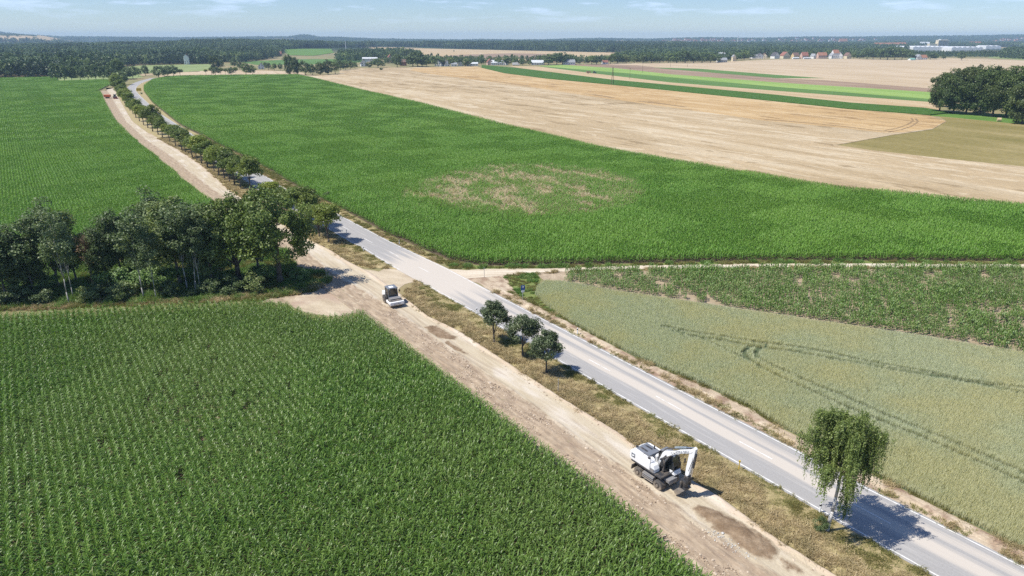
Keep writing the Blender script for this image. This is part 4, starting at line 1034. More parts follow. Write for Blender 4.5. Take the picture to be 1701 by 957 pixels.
# ------------------------------------------------------------------ trees
def unit(v): return v / np.maximum(1e-9, np.linalg.norm(v, axis=-1, keepdims=True))
def leaf_quads(P, out, size, r, flat=.5, aspect=.6):
    """one bent-free leaf spray per point, facing partly outwards / upwards"""
    n = len(P)
    nrm = unit(out * flat + r.normal(0, .55, (n, 3)) + np.array([0, 0, .35]))
    t = unit(np.cross(nrm, r.normal(0, 1, (n, 3)))); b = np.cross(nrm, t)
    s = size * r.uniform(.65, 1.35, n)[:, None]
    return np.stack([P - t * s * .5, P - b * s * aspect * .5 + t * s * .08, P + t * s * .5, P + b * s * aspect * .5 + t * s * .08], 1)
def crown_points(r, n_clump, n_leaf, c, rad, clump_r, lump=.25, hollow=.5, seed=0, low=-.85):
    d = unit(r.normal(0, 1, (n_clump * 3, 3))); d = d[d[:, 2] > low][:n_clump]
    n_clump = len(d)
    k = hollow + (1 - hollow) * r.random(n_clump) ** .6
    env = 1 + lump * 2 * (fbm(d[:, 0] * 1.7 + seed, d[:, 1] * 1.7 + d[:, 2] * 1.3, 3, seed) - .5)
    cc = np.array(c) + d * (k * env)[:, None] * np.array(rad)
    per = max(1, n_leaf // n_clump)
    cr = clump_r * r.uniform(.65, 1.35, n_clump)
    ld = unit(r.normal(0, 1, (n_clump, per, 3))); lk = r.random((n_clump, per)) ** .45
    P = cc[:, None] + ld * (lk * cr[:, None])[..., None] * np.array([1, 1, .75])
    tone = np.repeat(r.normal(0, .13, n_clump)[:, None], per, 1)
    out = unit(ld * .6 + unit(P - np.array(c)) * .8)
    return P.reshape(-1, 3), out.reshape(-1, 3), tone.ravel(), cc
def trunk_mesh(name, mat, r, h, rad, limbs, lean=(0, 0), n=8, limb_r=.35):
    mb = MB(); pts = []; k = 7
    for i in range(k):
        t = i / (k - 1); pts.append((lean[0] * t + r.normal(0, .02) * h * .2 * (i > 0), lean[1] * t + r.normal(0, .02) * h * .2 * (i > 0), h * t - .1 * (i == 0)))
    rr = [rad * (1.35 if i == 0 else 1) * (1 - .75 * i / (k - 1)) for i in range(k)]
    mb.path(pts, rr, n)
    for q in limbs:
        i = int(r.integers(2, k - 1)); a = Vector(pts[i]); b = Vector(q)
        if b.z < a.z: a = Vector(pts[2])
        m = a.lerp(b, .5) + Vector((0, 0, .12 * (b - a).length))
        mb.path([a, m, b], [rr[i] * limb_r * 1.6, rr[i] * limb_r, rr[i] * .1], 5)
    return mb.mesh(name, mat, smooth=True)
LEAF = {
 'avenue': leafy('avenue_leaf', [(0, (0.063, 0.103, 0.019)), (.5, (0.130, 0.189, 0.036)), (1, (0.248, 0.292, 0.065))], each=[(0, (.72, .76, .74)), (.3, (.88, .9, .86)), (.6, (1, 1, 1)), (.85, (1.25, 1.2, 1.1)), (1, (1.5, 1.35, 1.0))], trans=.28, wscale=.045, wmix=.6, tint=(0.19, 0.225, 0.04)),
 'verge': leafy('verge_tree_leaf', [(0, (0.042, 0.065, 0.026)), (.5, (0.090, 0.122, 0.048)), (1, (0.185, 0.22, 0.105))], trans=.2, rough=.45, spec=.5),
 'oak': leafy('oak_leaf', [(0, (0.053, 0.091, 0.018)), (.5, (0.109, 0.163, 0.033)), (1, (0.217, 0.272, 0.062))], trans=.22),
 'grove': leafy('grove_leaf', [(0, (0.073, 0.114, 0.041)), (.5, (0.154, 0.210, 0.086)), (1, (0.310, 0.354, 0.177))], each=[(0, (.72, .76, .74)), (.3, (.88, .9, .86)), (.6, (1, 1, 1)), (.85, (1.25, 1.2, 1.1)), (1, (1.5, 1.35, 1.0))], trans=.25, wscale=.12, wmix=.5, tint=(0.055, 0.095, 0.026)),
 'birch': leafy('birch_leaf', [(0, (0.077, 0.118, 0.029)), (.5, (0.161, 0.218, 0.057)), (1, (0.297, 0.347, 0.116))], trans=.3),
 'pale': leafy('pale_bush_leaf', [(0, (0.09, 0.16, 0.045)), (.5, (0.18, 0.28, 0.085)), (1, (0.30, 0.39, 0.15))], trans=.25),
 'far': leafy('far_tree_leaf', [(0, (0.055, 0.096, 0.031)), (.5, (0.108, 0.166, 0.054)), (1, (0.204, 0.258, 0.096))], each=[(0, (.72, .76, .74)), (.3, (.88, .9, .86)), (.6, (1, 1, 1)), (.85, (1.25, 1.2, 1.1)), (1, (1.5, 1.35, 1.0))], trans=.2, wscale=.012, wmix=.5, tint=(0.13, 0.165, 0.05)),
 'round': leafy('round_grove_leaf', [(0, (0.032, 0.060, 0.014)), (.5, (0.066, 0.108, 0.026)), (1, (0.13, 0.17, 0.046))], each=[(0, (.72, .76, .74)), (.3, (.88, .9, .86)), (.6, (1, 1, 1)), (.85, (1.25, 1.2, 1.1)), (1, (1.5, 1.35, 1.0))], trans=.2, wscale=.03, wmix=.5, tint=(0.11, 0.12, 0.038)),
 'brown': leafy('half_dead_leaf', [(0, (0.09, 0.06, 0.03)), (.5, (0.16, 0.105, 0.055)), (1, (0.22, 0.16, 0.09))], trans=.1),
}
def tree_meshes(kind, seed):
    r = np.random.default_rng(seed)
    P_ = dict(
        avenue=dict(H=8, c=(0, 0, 5.55), rad=(2.1, 2.1, 2.2), nc=54, nl=4600, cr=.9, s=.34, tr=.16, leaf='avenue', bark='bark'),
        verge=dict(H=6, c=(0, 0, 4.1), rad=(1.75, 1.75, 1.65), nc=64, nl=9000, cr=.62, s=.21, tr=.13, leaf='verge', bark='bark'),
        oak=dict(H=16, c=(0, 0, 9.6), rad=(6.0, 6.0, 5.6), nc=110, nl=19000, cr=1.5, s=.42, tr=.55, leaf='oak', bark='bark'),
        grove=dict(H=13, c=(0, 0, 7.2), rad=(3.1, 3.1, 5.6), nc=84, nl=11000, cr=1.2, s=.36, tr=.22, leaf='grove', bark='grey_bark'),
        slim=dict(H=13, c=(0, 0, 8.6), rad=(1.9, 1.9, 4.2), nc=44, nl=4600, cr=.8, s=.27, tr=.085, leaf='grove', bark='slim_bark'),
        bush=dict(H=3, c=(0, 0, 1.45), rad=(1.7, 1.7, 1.3), nc=24, nl=2400, cr=.65, s=.25, tr=.07, leaf='grove', bark='bark'),
        pale=dict(H=3, c=(0, 0, 1.5), rad=(1.7, 1.7, 1.3), nc=24, nl=2200, cr=.6, s=.26, tr=.07, leaf='pale', bark='bark'),
        far=dict(H=12, c=(0, 0, 6.4), rad=(4.2, 4.2, 5.2), nc=44, nl=1500, cr=1.6, s=.95, tr=.3, leaf='far', bark='bark'),
        round=dict(H=20, c=(0, 0, 10.6), rad=(7.5, 7.5, 8.6), nc=90, nl=9500, cr=2.2, s=.75, tr=.5, leaf='round', bark='bark'),
    )[kind]
    p = P_
    if kind == 'slim': lean = (r.normal(0, .4), r.normal(0, .3))
    else: lean = (r.normal(0, .12), r.normal(0, .12))
    c = (p['c'][0] + lean[0] * .6, p['c'][1] + lean[1] * .6, p['c'][2])
    rad = np.array(p['rad']) * r.uniform(.9, 1.1, 3)
    pts, out, tone, cc = crown_points(r, p['nc'], p['nl'], c, rad, p['cr'], lump=.6 if kind == 'verge' else .42, hollow=.35 if kind in ('slim', 'grove') else .5, seed=seed, low=-.97 if kind in ('bush', 'pale', 'round') else -.55 if kind in ('verge', 'avenue') else -.8)
    Q = leaf_quads(pts, out, p['s'], r)
    rn = np.clip(.5 + tone + r.normal(0, .17, len(pts)), 0, 1)
    cm = quads_mesh(kind + '_crown', Q, rn, LEAF[p['leaf']])
    sel = cc[np.argsort(r.random(len(cc)))[:9]]
    tm = trunk_mesh(kind + '_trunk', M[p['bark']], r, p['c'][2] * (1.25 if kind == 'slim' else 1.0), p['tr'], sel, lean)
    return tm, cm
TM = {k: [tree_meshes(k, 900 + 31 * i + 7 * len(k) + ord(k[0])) for i in range(n)] for k, n in dict(avenue=5, verge=3, oak=3, grove=5, slim=4, bush=4, pale=3, far=6, round=4).items()}
TH0 = dict(avenue=8, verge=6, oak=16, grove=13, slim=13, bush=3, pale=3, far=12, round=20)
def tree(kind, xy, h, label, cat='tree', name='tree', group=None, wide=1.0, var=None, z=0.0, rz=None):
    v = TM[kind][(var if var is not None else int(rng.integers(0, 99))) % len(TM[kind])]
    s = h / TH0[kind]
    e = empty(name, (xy[0], xy[1], z), rng.uniform(0, 6.28) if rz is None else rz, (s * wide, s * wide, s))
    tag(e, label, cat, group)
    if kind in ('bush', 'pale'):
        link('stem', v[0], None, e); link('foliage', v[1], None, e)
    else:
        link('trunk', v[0], None, e); link('crown', v[1], None, e)
    return e
def tree_px(kind, u, vb, vt, label, **k):
    p = G(u, vb); h = float(ZTOP(p[1], vt)) * 1.04
    return tree(kind, p, h, label, **k)
ORD = ['nearest', 'second', 'third', 'fourth', 'fifth', 'sixth', 'seventh', 'eighth', 'ninth', 'tenth', 'eleventh', 'twelfth', 'thirteenth', 'fourteenth', 'fifteenth', 'sixteenth', 'seventeenth', 'eighteenth', 'nineteenth', 'twentieth'] + [
    'twenty-%s' % w for w in ('first', 'second', 'third', 'fourth', 'fifth', 'sixth', 'seventh', 'eighth', 'ninth')] + ['thirtieth'] + ['thirty-%s' % w for w in ('first', 'second', 'third', 'fourth', 'fifth', 'sixth', 'seventh', 'eighth', 'ninth')] + ['fortieth']

# the avenue, counted away from the crossing
AV = [(546, 404, 345), (531, 394, 338), (517, 386, 330), (503, 378, 322), (486, 368, 318), (470, 358, 312), (452, 346, 305),
      (418, 322, 272), (400, 313, 268), (390, 308, 258), (381.7, 303.5, 256), (373, 297.7, 252), (364, 292, 247), (356, 286, 244), (345, 279, 239), (335, 272.5, 233), (327, 267, 229), (320, 263, 226),
      (308, 254, 220), (302, 250, 216), (292, 243.5, 210), (282, 236, 205), (270, 229, 200), (263, 224, 196), (254, 219, 177), (246, 213, 181), (239, 208, 178), (232, 202, 172), (226, 196, 168), (221, 190, 163), (216, 184, 157), (211, 178, 152), (207, 172, 146), (203.5, 167, 141), (200.5, 162, 136), (197.5, 157, 131), (195.5, 152, 126), (193.5, 147, 122)]
for i, (u, vb, vt) in enumerate(AV):
    lab = 'avenue tree, %s counted up the road from the crossing%s' % (ORD[i], ', standing behind the big oak' if 4 <= i <= 6 else '')
    tree_px('avenue', u, vb, vt - (vb - vt) * (.08 + .11 * math.sin(i * 4.7)), lab, name='avenue_tree', group='avenue trees along the road', var=i * 3 % 5, wide=1.15 + .14 * math.sin(i * 2.3))
# three round verge trees
for i, (u, vb, vt, lab) in enumerate(((821, 571, 503, 'small round dark tree on the verge, farthest of the row of three'), (868, 594, 525, 'small round dark tree on the verge, middle of the row of three'), (908, 622, 552, 'small round dark tree on the verge, nearest of the row of three'))):
    tree_px('verge', u, vb, vt, lab, name='round_tree', group='three round trees on the verge', var=i, wide=1.0)

# weeping birch
def birch_tree():
    r = np.random.default_rng(77); b = G(1372, 885); top = 12.4
    e = empty('weeping_birch', (b[0], b[1], 0)); tag(e, 'tall weeping birch with white trunk standing alone beside the road', 'birch')
    mb = MB(); axis = [(0, 0, -.1), (.10, .02, 1.0), (.24, .05, 2.2), (.33, .1, 3.6), (.38, .12, 5.2), (.35, .1, 7.2), (.28, .1, 8.4), (.25, .1, 9.4)]
    rr = [.21, .165, .145, .13, .11, .08, .05, .02]; mb.path(axis, rr, 10)
    P, out, tone = [], [], []
    ends = []; lb = MB()
    for i in range(32):
        t = r.uniform(.34, .99); z0 = 3.4 + t * 7.2; k = min(6, int(np.interp(z0, [a[2] for a in axis], range(8)))); a = Vector(axis[k]).lerp(Vector(axis[k + 1]), .5)
        a.z = z0; az = i * 2.4 + r.normal(0, .3); reach = 3.7 * (1 - (max(0, (z0 - 6.0)) / 5.6) ** 1.6) ** .5 * r.uniform(.55, 1.12) if z0 < 11.5 else .6
        rise = r.uniform(.5, 1.7)
        pts = [a]
        for q in (.35, .7, 1.0): pts.append(a + Vector((math.cos(az) * reach * q, math.sin(az) * reach * q, rise * math.sin(q * 2.3) * 1.0)))
        lb.path(pts, [.055, .035, .02, .008], 5); ends.append((pts, reach))
    trunk = mb.build('trunk', M['birch'], e, smooth=True); lb.build('limbs', M['bark'], trunk, smooth=True)
    for pts, reach in ends:
        nst = int(20 + reach * 18)
        for j in range(nst):
            q = r.uniform(.12, 1.0) ** .8 * 3; i = min(2, int(q)); s = pts[i].lerp(pts[i + 1], q - i)
            s = np.array(s) + r.normal(0, .26, 3) * np.array([1, 1, .6])
            ln = r.uniform(.7, 2.0) * (1 + .5 * (r.random() < .15)); n = int(ln * 17)
            tt = np.linspace(0, 1, n); sway = r.normal(0, .13, 2)
            z = s[2] + .30 + .12 * np.sin(tt * 3) - ln * tt ** 1.15
            pp = np.stack([s[0] + sway[0] * tt + r.normal(0, .05, n), s[1] + sway[1] * tt + r.normal(0, .05, n), z], -1)
            pp = pp[pp[:, 2] > 3.3 + .5 * (np.hypot(s[0] - .3, s[1]) < .9)]
            if not len(pp): continue
            P.append(pp); o = np.array([s[0], s[1], 0.3]); out.append(np.repeat(unit(o)[None], len(pp), 0)); tone.append(np.full(len(pp), r.normal(0, .12)))
    # one long hanging spray on the right, low
    for j in range(34):
        s = np.array([.75 + r.normal(0, .28), -.7 + r.normal(0, .25), r.uniform(4.2, 5.6)]); n = 34; tt = np.linspace(0, 1, n); ln = r.uniform(1.4, 2.7)
        pp = np.stack([s[0] + r.normal(0, .06, n), s[1] + r.normal(0, .06, n), s[2] - ln * tt], -1); P.append(pp); out.append(np.repeat(np.array([[.6, -.5, .1]]), n, 0)); tone.append(np.full(n, r.normal(-.1, .1)))
    P, out, tone = np.concatenate(P), np.concatenate(out), np.concatenate(tone)
    Q = leaf_quads(P, out, .14, r, flat=.5, aspect=.62); Q[:, 2, 2] -= .05
    link('crown', quads_mesh('birch_crown', Q, np.clip(.48 + tone + r.normal(0, .18, len(P)), 0, 1), LEAF['birch']), None, e)
birch_tree()
p = G(1363, 884); tree('bush', p, 1.7, 'small dark shrub at the foot of the weeping birch', 'shrub', 'shrub', wide=.55, var=0)
p = G(545, 331); tree('bush', p, 2.4, 'dark round bush alone at the corner of the large field', 'shrub', 'shrub', wide=.75, var=1)

# the grove on the left
grove_floor = PX([(-120, 520), (0, 517), (200, 508), (440, 497), (500, 487), (535, 478), (548, 466), (538, 455), (505, 450), (485, 438), (478, 420), (440, 405), (390, 385), (352, 372), (330, 400), (240, 430), (120, 446), (0, 452), (-160, 440)])
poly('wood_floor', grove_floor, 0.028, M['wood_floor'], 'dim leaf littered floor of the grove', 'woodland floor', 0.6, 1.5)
area_grass('grove_grass', grove_floor, [2, 3, 2], 1.3, 'rank green undergrowth grass in the grove', size=1.3)
edge_g = PX([(-60, 520), (0, 517), (200, 509), (440, 499), (500, 488), (535, 479), (548, 466), (520, 468), (480, 478), (440, 489), (300, 497), (200, 501), (0, 509), (-60, 512)])
area_grass('grove_edge_grass', edge_g, [0, 3, 0], 2.2, 'straw coloured rough grass along the sunny edge of the grove', size=1.2)
GV = [('oak', 466, 472, 322, 'great dark oak at the road end of the grove, casting the long shadow', .95, 0, 'oak'),
      ('oak', 398, 470, 322, 'dark broad oak next to the great oak in the grove', .85, 1, 'oak'),
      ('grove', 353, 474, 338, 'grey green tree just left of the two oaks', 1.1, 0, 'tree'),
      ('grove', 268, 458, 326, 'tall dark tree that tops the middle of the grove', 1.0, 1, 'tree'),
      ('grove', 300, 472, 338, 'broad grey green tree over the group of pale birch trunks', 1.25, 2, 'tree'),
      ('grove', 204, 468, 356, 'dark tree with green lower boughs left of the grove gap', .95, 3, 'tree'),
      ('grove', 182, 476, 368, 'dark tree right behind the half dead brown tree', .9, 4, 'tree'),
      ('grove', 98, 478, 346, 'tall grey green tree on the left third of the grove', 1.1, 1, 'tree'),
      ('grove', 128, 470, 352, 'dark upright tree touching the half dead tree on its left', .8, 0, 'tree'),
      ('grove', 58, 490, 374, 'dark leaning tree second from the left frame edge in the grove', 1.1, 2, 'tree'),
      ('grove', 12, 500, 386, 'dark bushy tree at the left frame edge of the grove', 1.3, 3, 'tree'),
      ('grove', -40, 498, 380, 'tree of the grove half cut off by the left frame edge', 1.2, 4, 'tree'),
      ('grove', 430, 455, 342, 'green tree filling the gap behind the two oaks', 1.2, 4, 'tree'),
      ('grove', 236, 462, 372, 'low light green tree in the middle gap of the grove', 1.2, 2, 'tree'),
      ('slim', 116, 507, 352, 'slim birch with bare pale lower trunk, leftmost at the grove edge', 1.0, 0, 'birch'),
      ('slim', 122, 496, 366, 'thin birch close behind the leftmost birch of the grove', .8, 1, 'birch'),
      ('slim', 240, 497, 358, 'slim pale birch in the middle of the grove edge', 1.1, 2, 'birch'),
      ('slim', 260, 498, 376, 'slender birch just right of the middle birch of the grove', .85, 3, 'birch'),
      ('slim', 312, 484, 340, 'stout pale birch, left one of the close birch trio', 1.15, 0, 'birch'),
      ('slim', 325, 487, 342, 'middle birch of the close birch trio near the oaks', 1.1, 1, 'birch'),
      ('slim', 333, 488, 356, 'thinnest birch, right one of the close birch trio', .8, 2, 'birch')]
for k, u, vb, vt, lab, w, var, cat in GV:
    tree_px(k, u, vb, vt, lab, cat=cat, name={'oak': 'oak_tree', 'slim': 'birch_tree'}.get(k, 'broadleaf_tree'), group='trees of the grove on the left', wide=w, var=var)
BU = [('bush', 28, 507, 480, 'dark bush under the leftmost trees of the grove'), ('bush', 74, 503, 478, 'dark bush left of the leftmost birch trunk'), ('pale', 44, 490, 455, 'pale leaved bush lit by the sun near the left frame edge'),
      ('bush', 146, 502, 476, 'dark bush between the leftmost birches and the half dead tree'), ('pale', 72, 484, 450, 'light green bush under the tall grey green tree'), ('bush', 205, 497, 470, 'wide dark bush left of the middle birch'),
      ('pale', 212, 480, 440, 'light green bush in the middle gap of the grove'), ('pale', 250, 482, 445, 'light green bush between the two middle birches'), ('bush', 285, 492, 468, 'dark bush left of the birch trio'),
      ('pale', 352, 468, 425, 'bright pale green bush under the boughs right of the birch trio'), ('bush', 352, 488, 462, 'dark bush right of the birch trio'), ('bush', 385, 487, 458, 'dark bush under the second oak'),
      ('bush', 425, 484, 456, 'dark bush between the trunks of the two oaks'), ('pale', 436, 466, 438, 'sunlit green bush behind the trunk of the great oak'), ('pale', 498, 466, 446, 'low fresh green bush right of the great oak trunk'), ('bush', 318, 496, 482, 'small sprouting bush at the feet of the birch trio'), ('bush', 168, 494, 470, 'dark bush below the half dead tree')]
for k, u, vb, vt, lab in BU:
    tree_px(k, u, vb, vt, lab, cat='bush', name='bush', group='bushes in the grove', wide=1.15)
def half_dead():
    r = np.random.default_rng(5); b = G(156, 482); h = float(ZTOP(b[1], 386))
    e = empty('half_dead_tree', (b[0], b[1], 0)); tag(e, 'half dead tree with bare reddish brown twigs in its top', 'tree', 'trees of the grove on the left')
    mb = MB(); mb.path([(0, 0, -.1), (.1, 0, h * .3), (0, .1, h * .6), (.1, .1, h * .85)], [.14, .12, .09, .03], 7)
    for i in range(120):
        z = h * r.uniform(.42, .88); az = r.uniform(0, 6.28); l = r.uniform(.8, 2.2); up = r.uniform(.7, 1.6)
        a = Vector((.05, .05, z)); bb = a + Vector((math.cos(az) * l * .6, math.sin(az) * l * .6, up * l * .6)); mb.path([a, bb], [.035, .012], 4)
        for q in range(2):
            c = bb + Vector((r.normal(0, .4), r.normal(0, .4), r.uniform(.2, .7))); mb.path([bb, c], [.016, .005], 3)
    mb.build('trunk', M['dead_twig'], e)
    P, out, tone, cc = crown_points(r, 14, 420, (0, 0, h * .72), (1.2, 1.2, h * .2), .6)
    link('crown', quads_mesh('half_dead_crown', leaf_quads(P, out, .26, r), np.clip(.5 + tone, 0, 1), LEAF['brown']), None, e)
half_dead()

# hedge and trees beyond the upper maize field
HB = [('far', 97, 135.5, 104, 'dark blunt tree at the left end of the hedge behind the upper maize field', .9), ('far', 108, 135.5, 108, 'dark green second tree from the left end of that hedge', .9), ('far', 120, 135, 110, 'yellowish green low tree in the left half of the hedge', .9),
      ('far', 134, 134, 109, 'olive bushy tree left of the middle of the hedge', 1.0), ('far', 147, 134, 107, 'grey green tree in the middle of the hedge', .8), ('far', 160, 134, 106, 'dark narrow tree right of the middle of the hedge', .8), ('far', 172, 134, 108, 'green tree beside the tall one where the hedge meets the road', .9),
      ('far', 186, 134, 105, 'dark tree left of the tallest roadside tree', .8), ('oak', 200, 131, 98, 'tallest dark tree where the hedge meets the avenue', .75), ('far', 212, 132, 112, 'dark tree on the road bend right of the tallest one', 1.0), ('far', 221, 131, 111, 'low dark tree at the road bend', .9), ('far', 205, 141, 118, 'dark tree at the far end of the avenue', 1.0), ('far', 230, 127, 112, 'rounded tree behind the road bend', .9), ('far', 242, 126, 109, 'broad rounded tree behind the road bend, right of the lower one', 1.0)]
for k, u, vb, vt, lab, w in HB: tree_px(k, u, vb, vt, lab, wide=w, name='hedge_tree', group='trees of the hedge beyond the upper maize field')
RW = [(264, 130, 109, 'dark rounded tree at the road end of the near row of four', 1.25), (279, 127, 110, 'second tree of the near row of four round trees', 1.2), (288.5, 126.8, 109.5, 'third tree of the near row of four round trees', 1.15), (299.5, 126.8, 115, 'small fourth tree of the near row of four round trees', 1.25),
      (342.5, 124.6, 115, 'small single round tree left of the long row by the meadow', 1.0), (352, 125, 112, 'round tree starting the far long row', 1.1), (358, 125, 111, 'wide round tree second in the far long row', 1.2), (367, 124.6, 113, 'round tree third in the far long row', 1.1), (375, 124.3, 114, 'small round tree fourth in the far long row', 1.1), (384, 124.6, 111.5, 'tall round tree fifth in the far long row', 1.0), (392, 124.3, 112, 'round tree sixth in the far long row', 1.0), (409, 124.6, 105, 'taller rounded tree seventh in the far long row', 1.0), (420, 124, 109, 'rounded tree at the right end of the far long row', 1.0)]
for u, vb, vt, lab, w in RW: tree_px('far' if vb - vt > 13 else 'avenue', u, vb, vt, lab, wide=w * 1.1, name='round_tree', group='rows of round trees at the end of the large field')
LG = [('round', 357, 116, 92, 'tall dark tree standing behind the far long row'), ('far', 367, 114, 98, 'dark tree beside the tall one behind the far long row'), ('far', 389, 113, 97, 'dark tree alone behind the right half of the far long row'), ('far', 398, 115, 102, 'bush like tree by the white gabled cottage, on its left'), ('far', 446, 116, 104, 'garden tree right of the white gabled cottage'), ('far', 456, 117, 105, 'second garden tree right of the white gabled cottage'), ('far', 466, 117, 106, 'third garden tree right of the white gabled cottage'), ('far', 440, 113, 103, 'tall garden tree above the white gabled cottage')]
for k, u, vb, vt, lab in LG: tree_px(k, u, vb, vt, lab, name='garden_tree', group='trees round the cottages left of the wheat field')
CL = [('round', 480, 124.5, 91, 'tallest dark tree at the left of the clump by the wheat corner', .6), ('round', 492, 125, 95, 'big dark round tree second in the clump by the wheat corner', .75), ('far', 508, 125, 102, 'grey green lower tree in the middle of the wheat corner clump', 1.1), ('far', 519, 125, 106, 'low bushy tree in the middle of the wheat corner clump', 1.0), ('round', 532, 124.6, 103, 'grey leaved tree right of the middle of the wheat corner clump', .9), ('round', 545, 124, 99, 'tall tree near the right end of the wheat corner clump', .8), ('far', 557, 123, 101, 'dark tree closing the right end of the wheat corner clump', .9)]
for k, u, vb, vt, lab, w in CL: tree_px(k, u, vb, vt, lab, wide=w, name='broadleaf_tree', group='tree clump at the far corner of the wheat field')
for i, (u, vb, vt) in enumerate(((566, 117, 99), (574, 116.5, 101), (582, 115.5, 101), (590, 114.5, 103))):
    tree_px('far', u, vb, vt, '%s tree of the hedge running back from the wheat corner clump' % ('nearest', 'second', 'third', 'farthest')[i], name='hedge_tree', group='hedge running back to the village')

# round grove right
RG = [(1560, 186, 121, 'rounded dark tree forming the left end of the round grove'), (1583, 189, 116, 'dark tree second from the left end of the round grove'), (1604, 190, 113, 'browner tree in the left half of the round grove'), (1626, 192, 112, 'tall tree with brownish top in the round grove'), (1648, 194, 113, 'dark tree right of the brown topped one in the round grove'), (1670, 195, 112, 'green tree in the right half of the round grove'),
      (1692, 197, 113, 'dark tree near the right frame edge in the round grove'), (1697, 206, 133, 'lower tree standing forward at the right frame edge'), (1714, 199, 112, 'tree of the round grove cut by the right frame edge'), (1576, 178, 115, 'tree behind the left end of the round grove'), (1598, 177, 110, 'tree behind the browner tree of the round grove'), (1622, 178, 109.5, 'highest tree at the back of the round grove'), (1645, 179, 110, 'back row tree right of the highest in the round grove'), (1668, 180, 111, 'back row tree toward the right of the round grove'), (1690, 181, 110.5, 'back row tree at the right frame edge of the round grove'), (1735, 200, 112, 'tree of the round grove beyond the right frame edge'), (1712, 182, 111, 'back tree of the round grove beyond the frame edge')]
for i, (u, vb, vt, lab) in enumerate(RG): tree_px('round', u, vb, vt, lab, wide=.8 if i != 7 else .9, name='grove_tree', group='trees of the round grove', var=i)

# village tree belt: trees one can tell apart in front of the woods
VB = []
def belt(lst, group, place):
    for i, (u, vb, vt) in enumerate(lst):
        n = len(lst)
        lab = ('%s tree from the left %s' % (['first', 'second', 'third', 'fourth', 'fifth', 'sixth', 'seventh', 'eighth', 'ninth', 'tenth', 'eleventh', 'twelfth', 'thirteenth', 'fourteenth', 'fifteenth', 'sixteenth', 'seventeenth', 'eighteenth', 'nineteenth', 'twentieth', 'twenty-first', 'twenty-second', 'twenty-third', 'twenty-fourth'][i], place))
        tree_px('far', u, vb, vt, lab, name='village_tree', group=group, wide=1.35 + .3 * math.sin(i * 1.7), var=i)
belt([(617, 100, 88), (628, 98, 86), (640, 96, 82), (652, 99, 84), (613, 113, 103), (628, 113, 96), (660, 112, 91), (672, 98, 80), (686, 110.5, 89), (694, 111, 86), (701, 111, 90), (709, 111, 96), (725, 110, 94), (735, 110, 98), (747, 110, 96), (762, 109.5, 94), (776, 110, 97), (787, 108, 97), (800, 107, 95), (808, 106, 98)], 'trees among the houses of the middle village', 'among the middle village houses')
belt([(826, 108, 97), (836, 108, 96), (845, 108, 95), (855, 108.5, 95), (868, 108.5, 98), (880, 108, 101), (896, 107.5, 93), (904, 107.5, 93), (911, 108, 90), (925, 107.5, 88), (934, 107.5, 87), (943, 107, 89), (952, 106.5, 93), (962, 107, 99), (975, 107, 95), (983, 107, 92), (991, 107, 92), (1003, 106.5, 95)], 'trees of the belt behind the grain strips', 'in the belt behind the narrow strips')
belt([(1014, 106, 90), (1026, 105.5, 89), (1040, 105.5, 91), (1054, 105, 92), (1068, 105, 88), (1082, 104.8, 88), (1096, 104.8, 89), (1110, 104.5, 88), (1124, 104.6, 86), (1138, 104.8, 84), (1152, 104.6, 85), (1166, 104.5, 86), (1180, 104.3, 88), (1192, 104, 92), (1212, 100, 88), (1224, 100.5, 87), (1236, 99, 84), (1246, 98.5, 84)], 'dark trees of the belt beyond the pale stubble', 'in the dark belt beyond the pale stubble')
belt([(1280, 97, 89), (1297, 97, 90), (1312, 96.5, 88), (1346, 97, 82), (1352, 97, 84), (1376, 97, 83), (1402, 97, 88), (1418, 97.5, 87), (1428, 98, 88), (1440, 98.4, 80), (1450, 98.8, 79), (1462, 99, 80), (1474, 99.4, 79), (1486, 99.4, 81), (1498, 99.4, 80), (1510, 99.2, 83), (1545, 99, 86), (1555, 99, 90), (1567, 99, 91)], 'trees along the right hand village', 'along the right hand village edge')
tree_px('far', 1597, 100, 86, 'round tree standing alone in the stubble right of the village', name='field_tree', wide=1.15)
tree_px('far', 754, 86.5, 83.5, 'tiny lone tree in the tan field beyond the village', name='field_tree', wide=1.0)
tree_px('bush', 633, 116.5, 112.5, 'small dark bush alone at the far edge of the wheat field', cat='bush', name='bush', wide=1.2)

# ------------------------------------------------------------------ far woods, read as masses
FW = hidden_collection('wood_trees')
M['wood'] = leafy('wood_leaf', [(0, (0.068, 0.114, 0.042)), (.5, (0.130, 0.195, 0.073)), (1, (0.234, 0.293, 0.117))], each=[(0, (.72, .76, .74)), (.3, (.88, .9, .86)), (.6, (1, 1, 1)), (.85, (1.25, 1.2, 1.1)), (1, (1.5, 1.35, 1.0))], trans=.15, wscale=.012, wmix=.75, tint=(0.030, 0.060, 0.030))
def wood_tree(seed, conifer=False):
    r = np.random.default_rng(seed); H = 20.0
    if conifer:
        n = 260; z = H * (.12 + .88 * r.random(n) ** 1.2); rad = 3.0 * (1.02 - z / H) * r.uniform(.5, 1.05, n); az = r.uniform(0, 6.28, n)
        z = z * .95; P = np.stack([rad * np.cos(az), rad * np.sin(az), z], -1); out = unit(np.stack([np.cos(az), np.sin(az), np.full(n, .5)], -1)); tone = r.normal(-.12, .1, n); sz = 1.5
    else:
        P, out, tone, _ = crown_points(r, 24, 420, (0, 0, H * .52), (5.0, 5.0, H * .44), 2.1, lump=.45, hollow=.6, seed=seed, low=-.97); sz = 2.0
    Q = leaf_quads(P, out, sz, r)
    return quads_mesh('wood_tree', Q, np.clip(.5 + tone + r.normal(0, .15, len(P)), 0, 1), M['wood'])
for v in range(8): src(FW, 'wood_tree_%d' % v, wood_tree(700 + v, v in (5, 6, 7)))
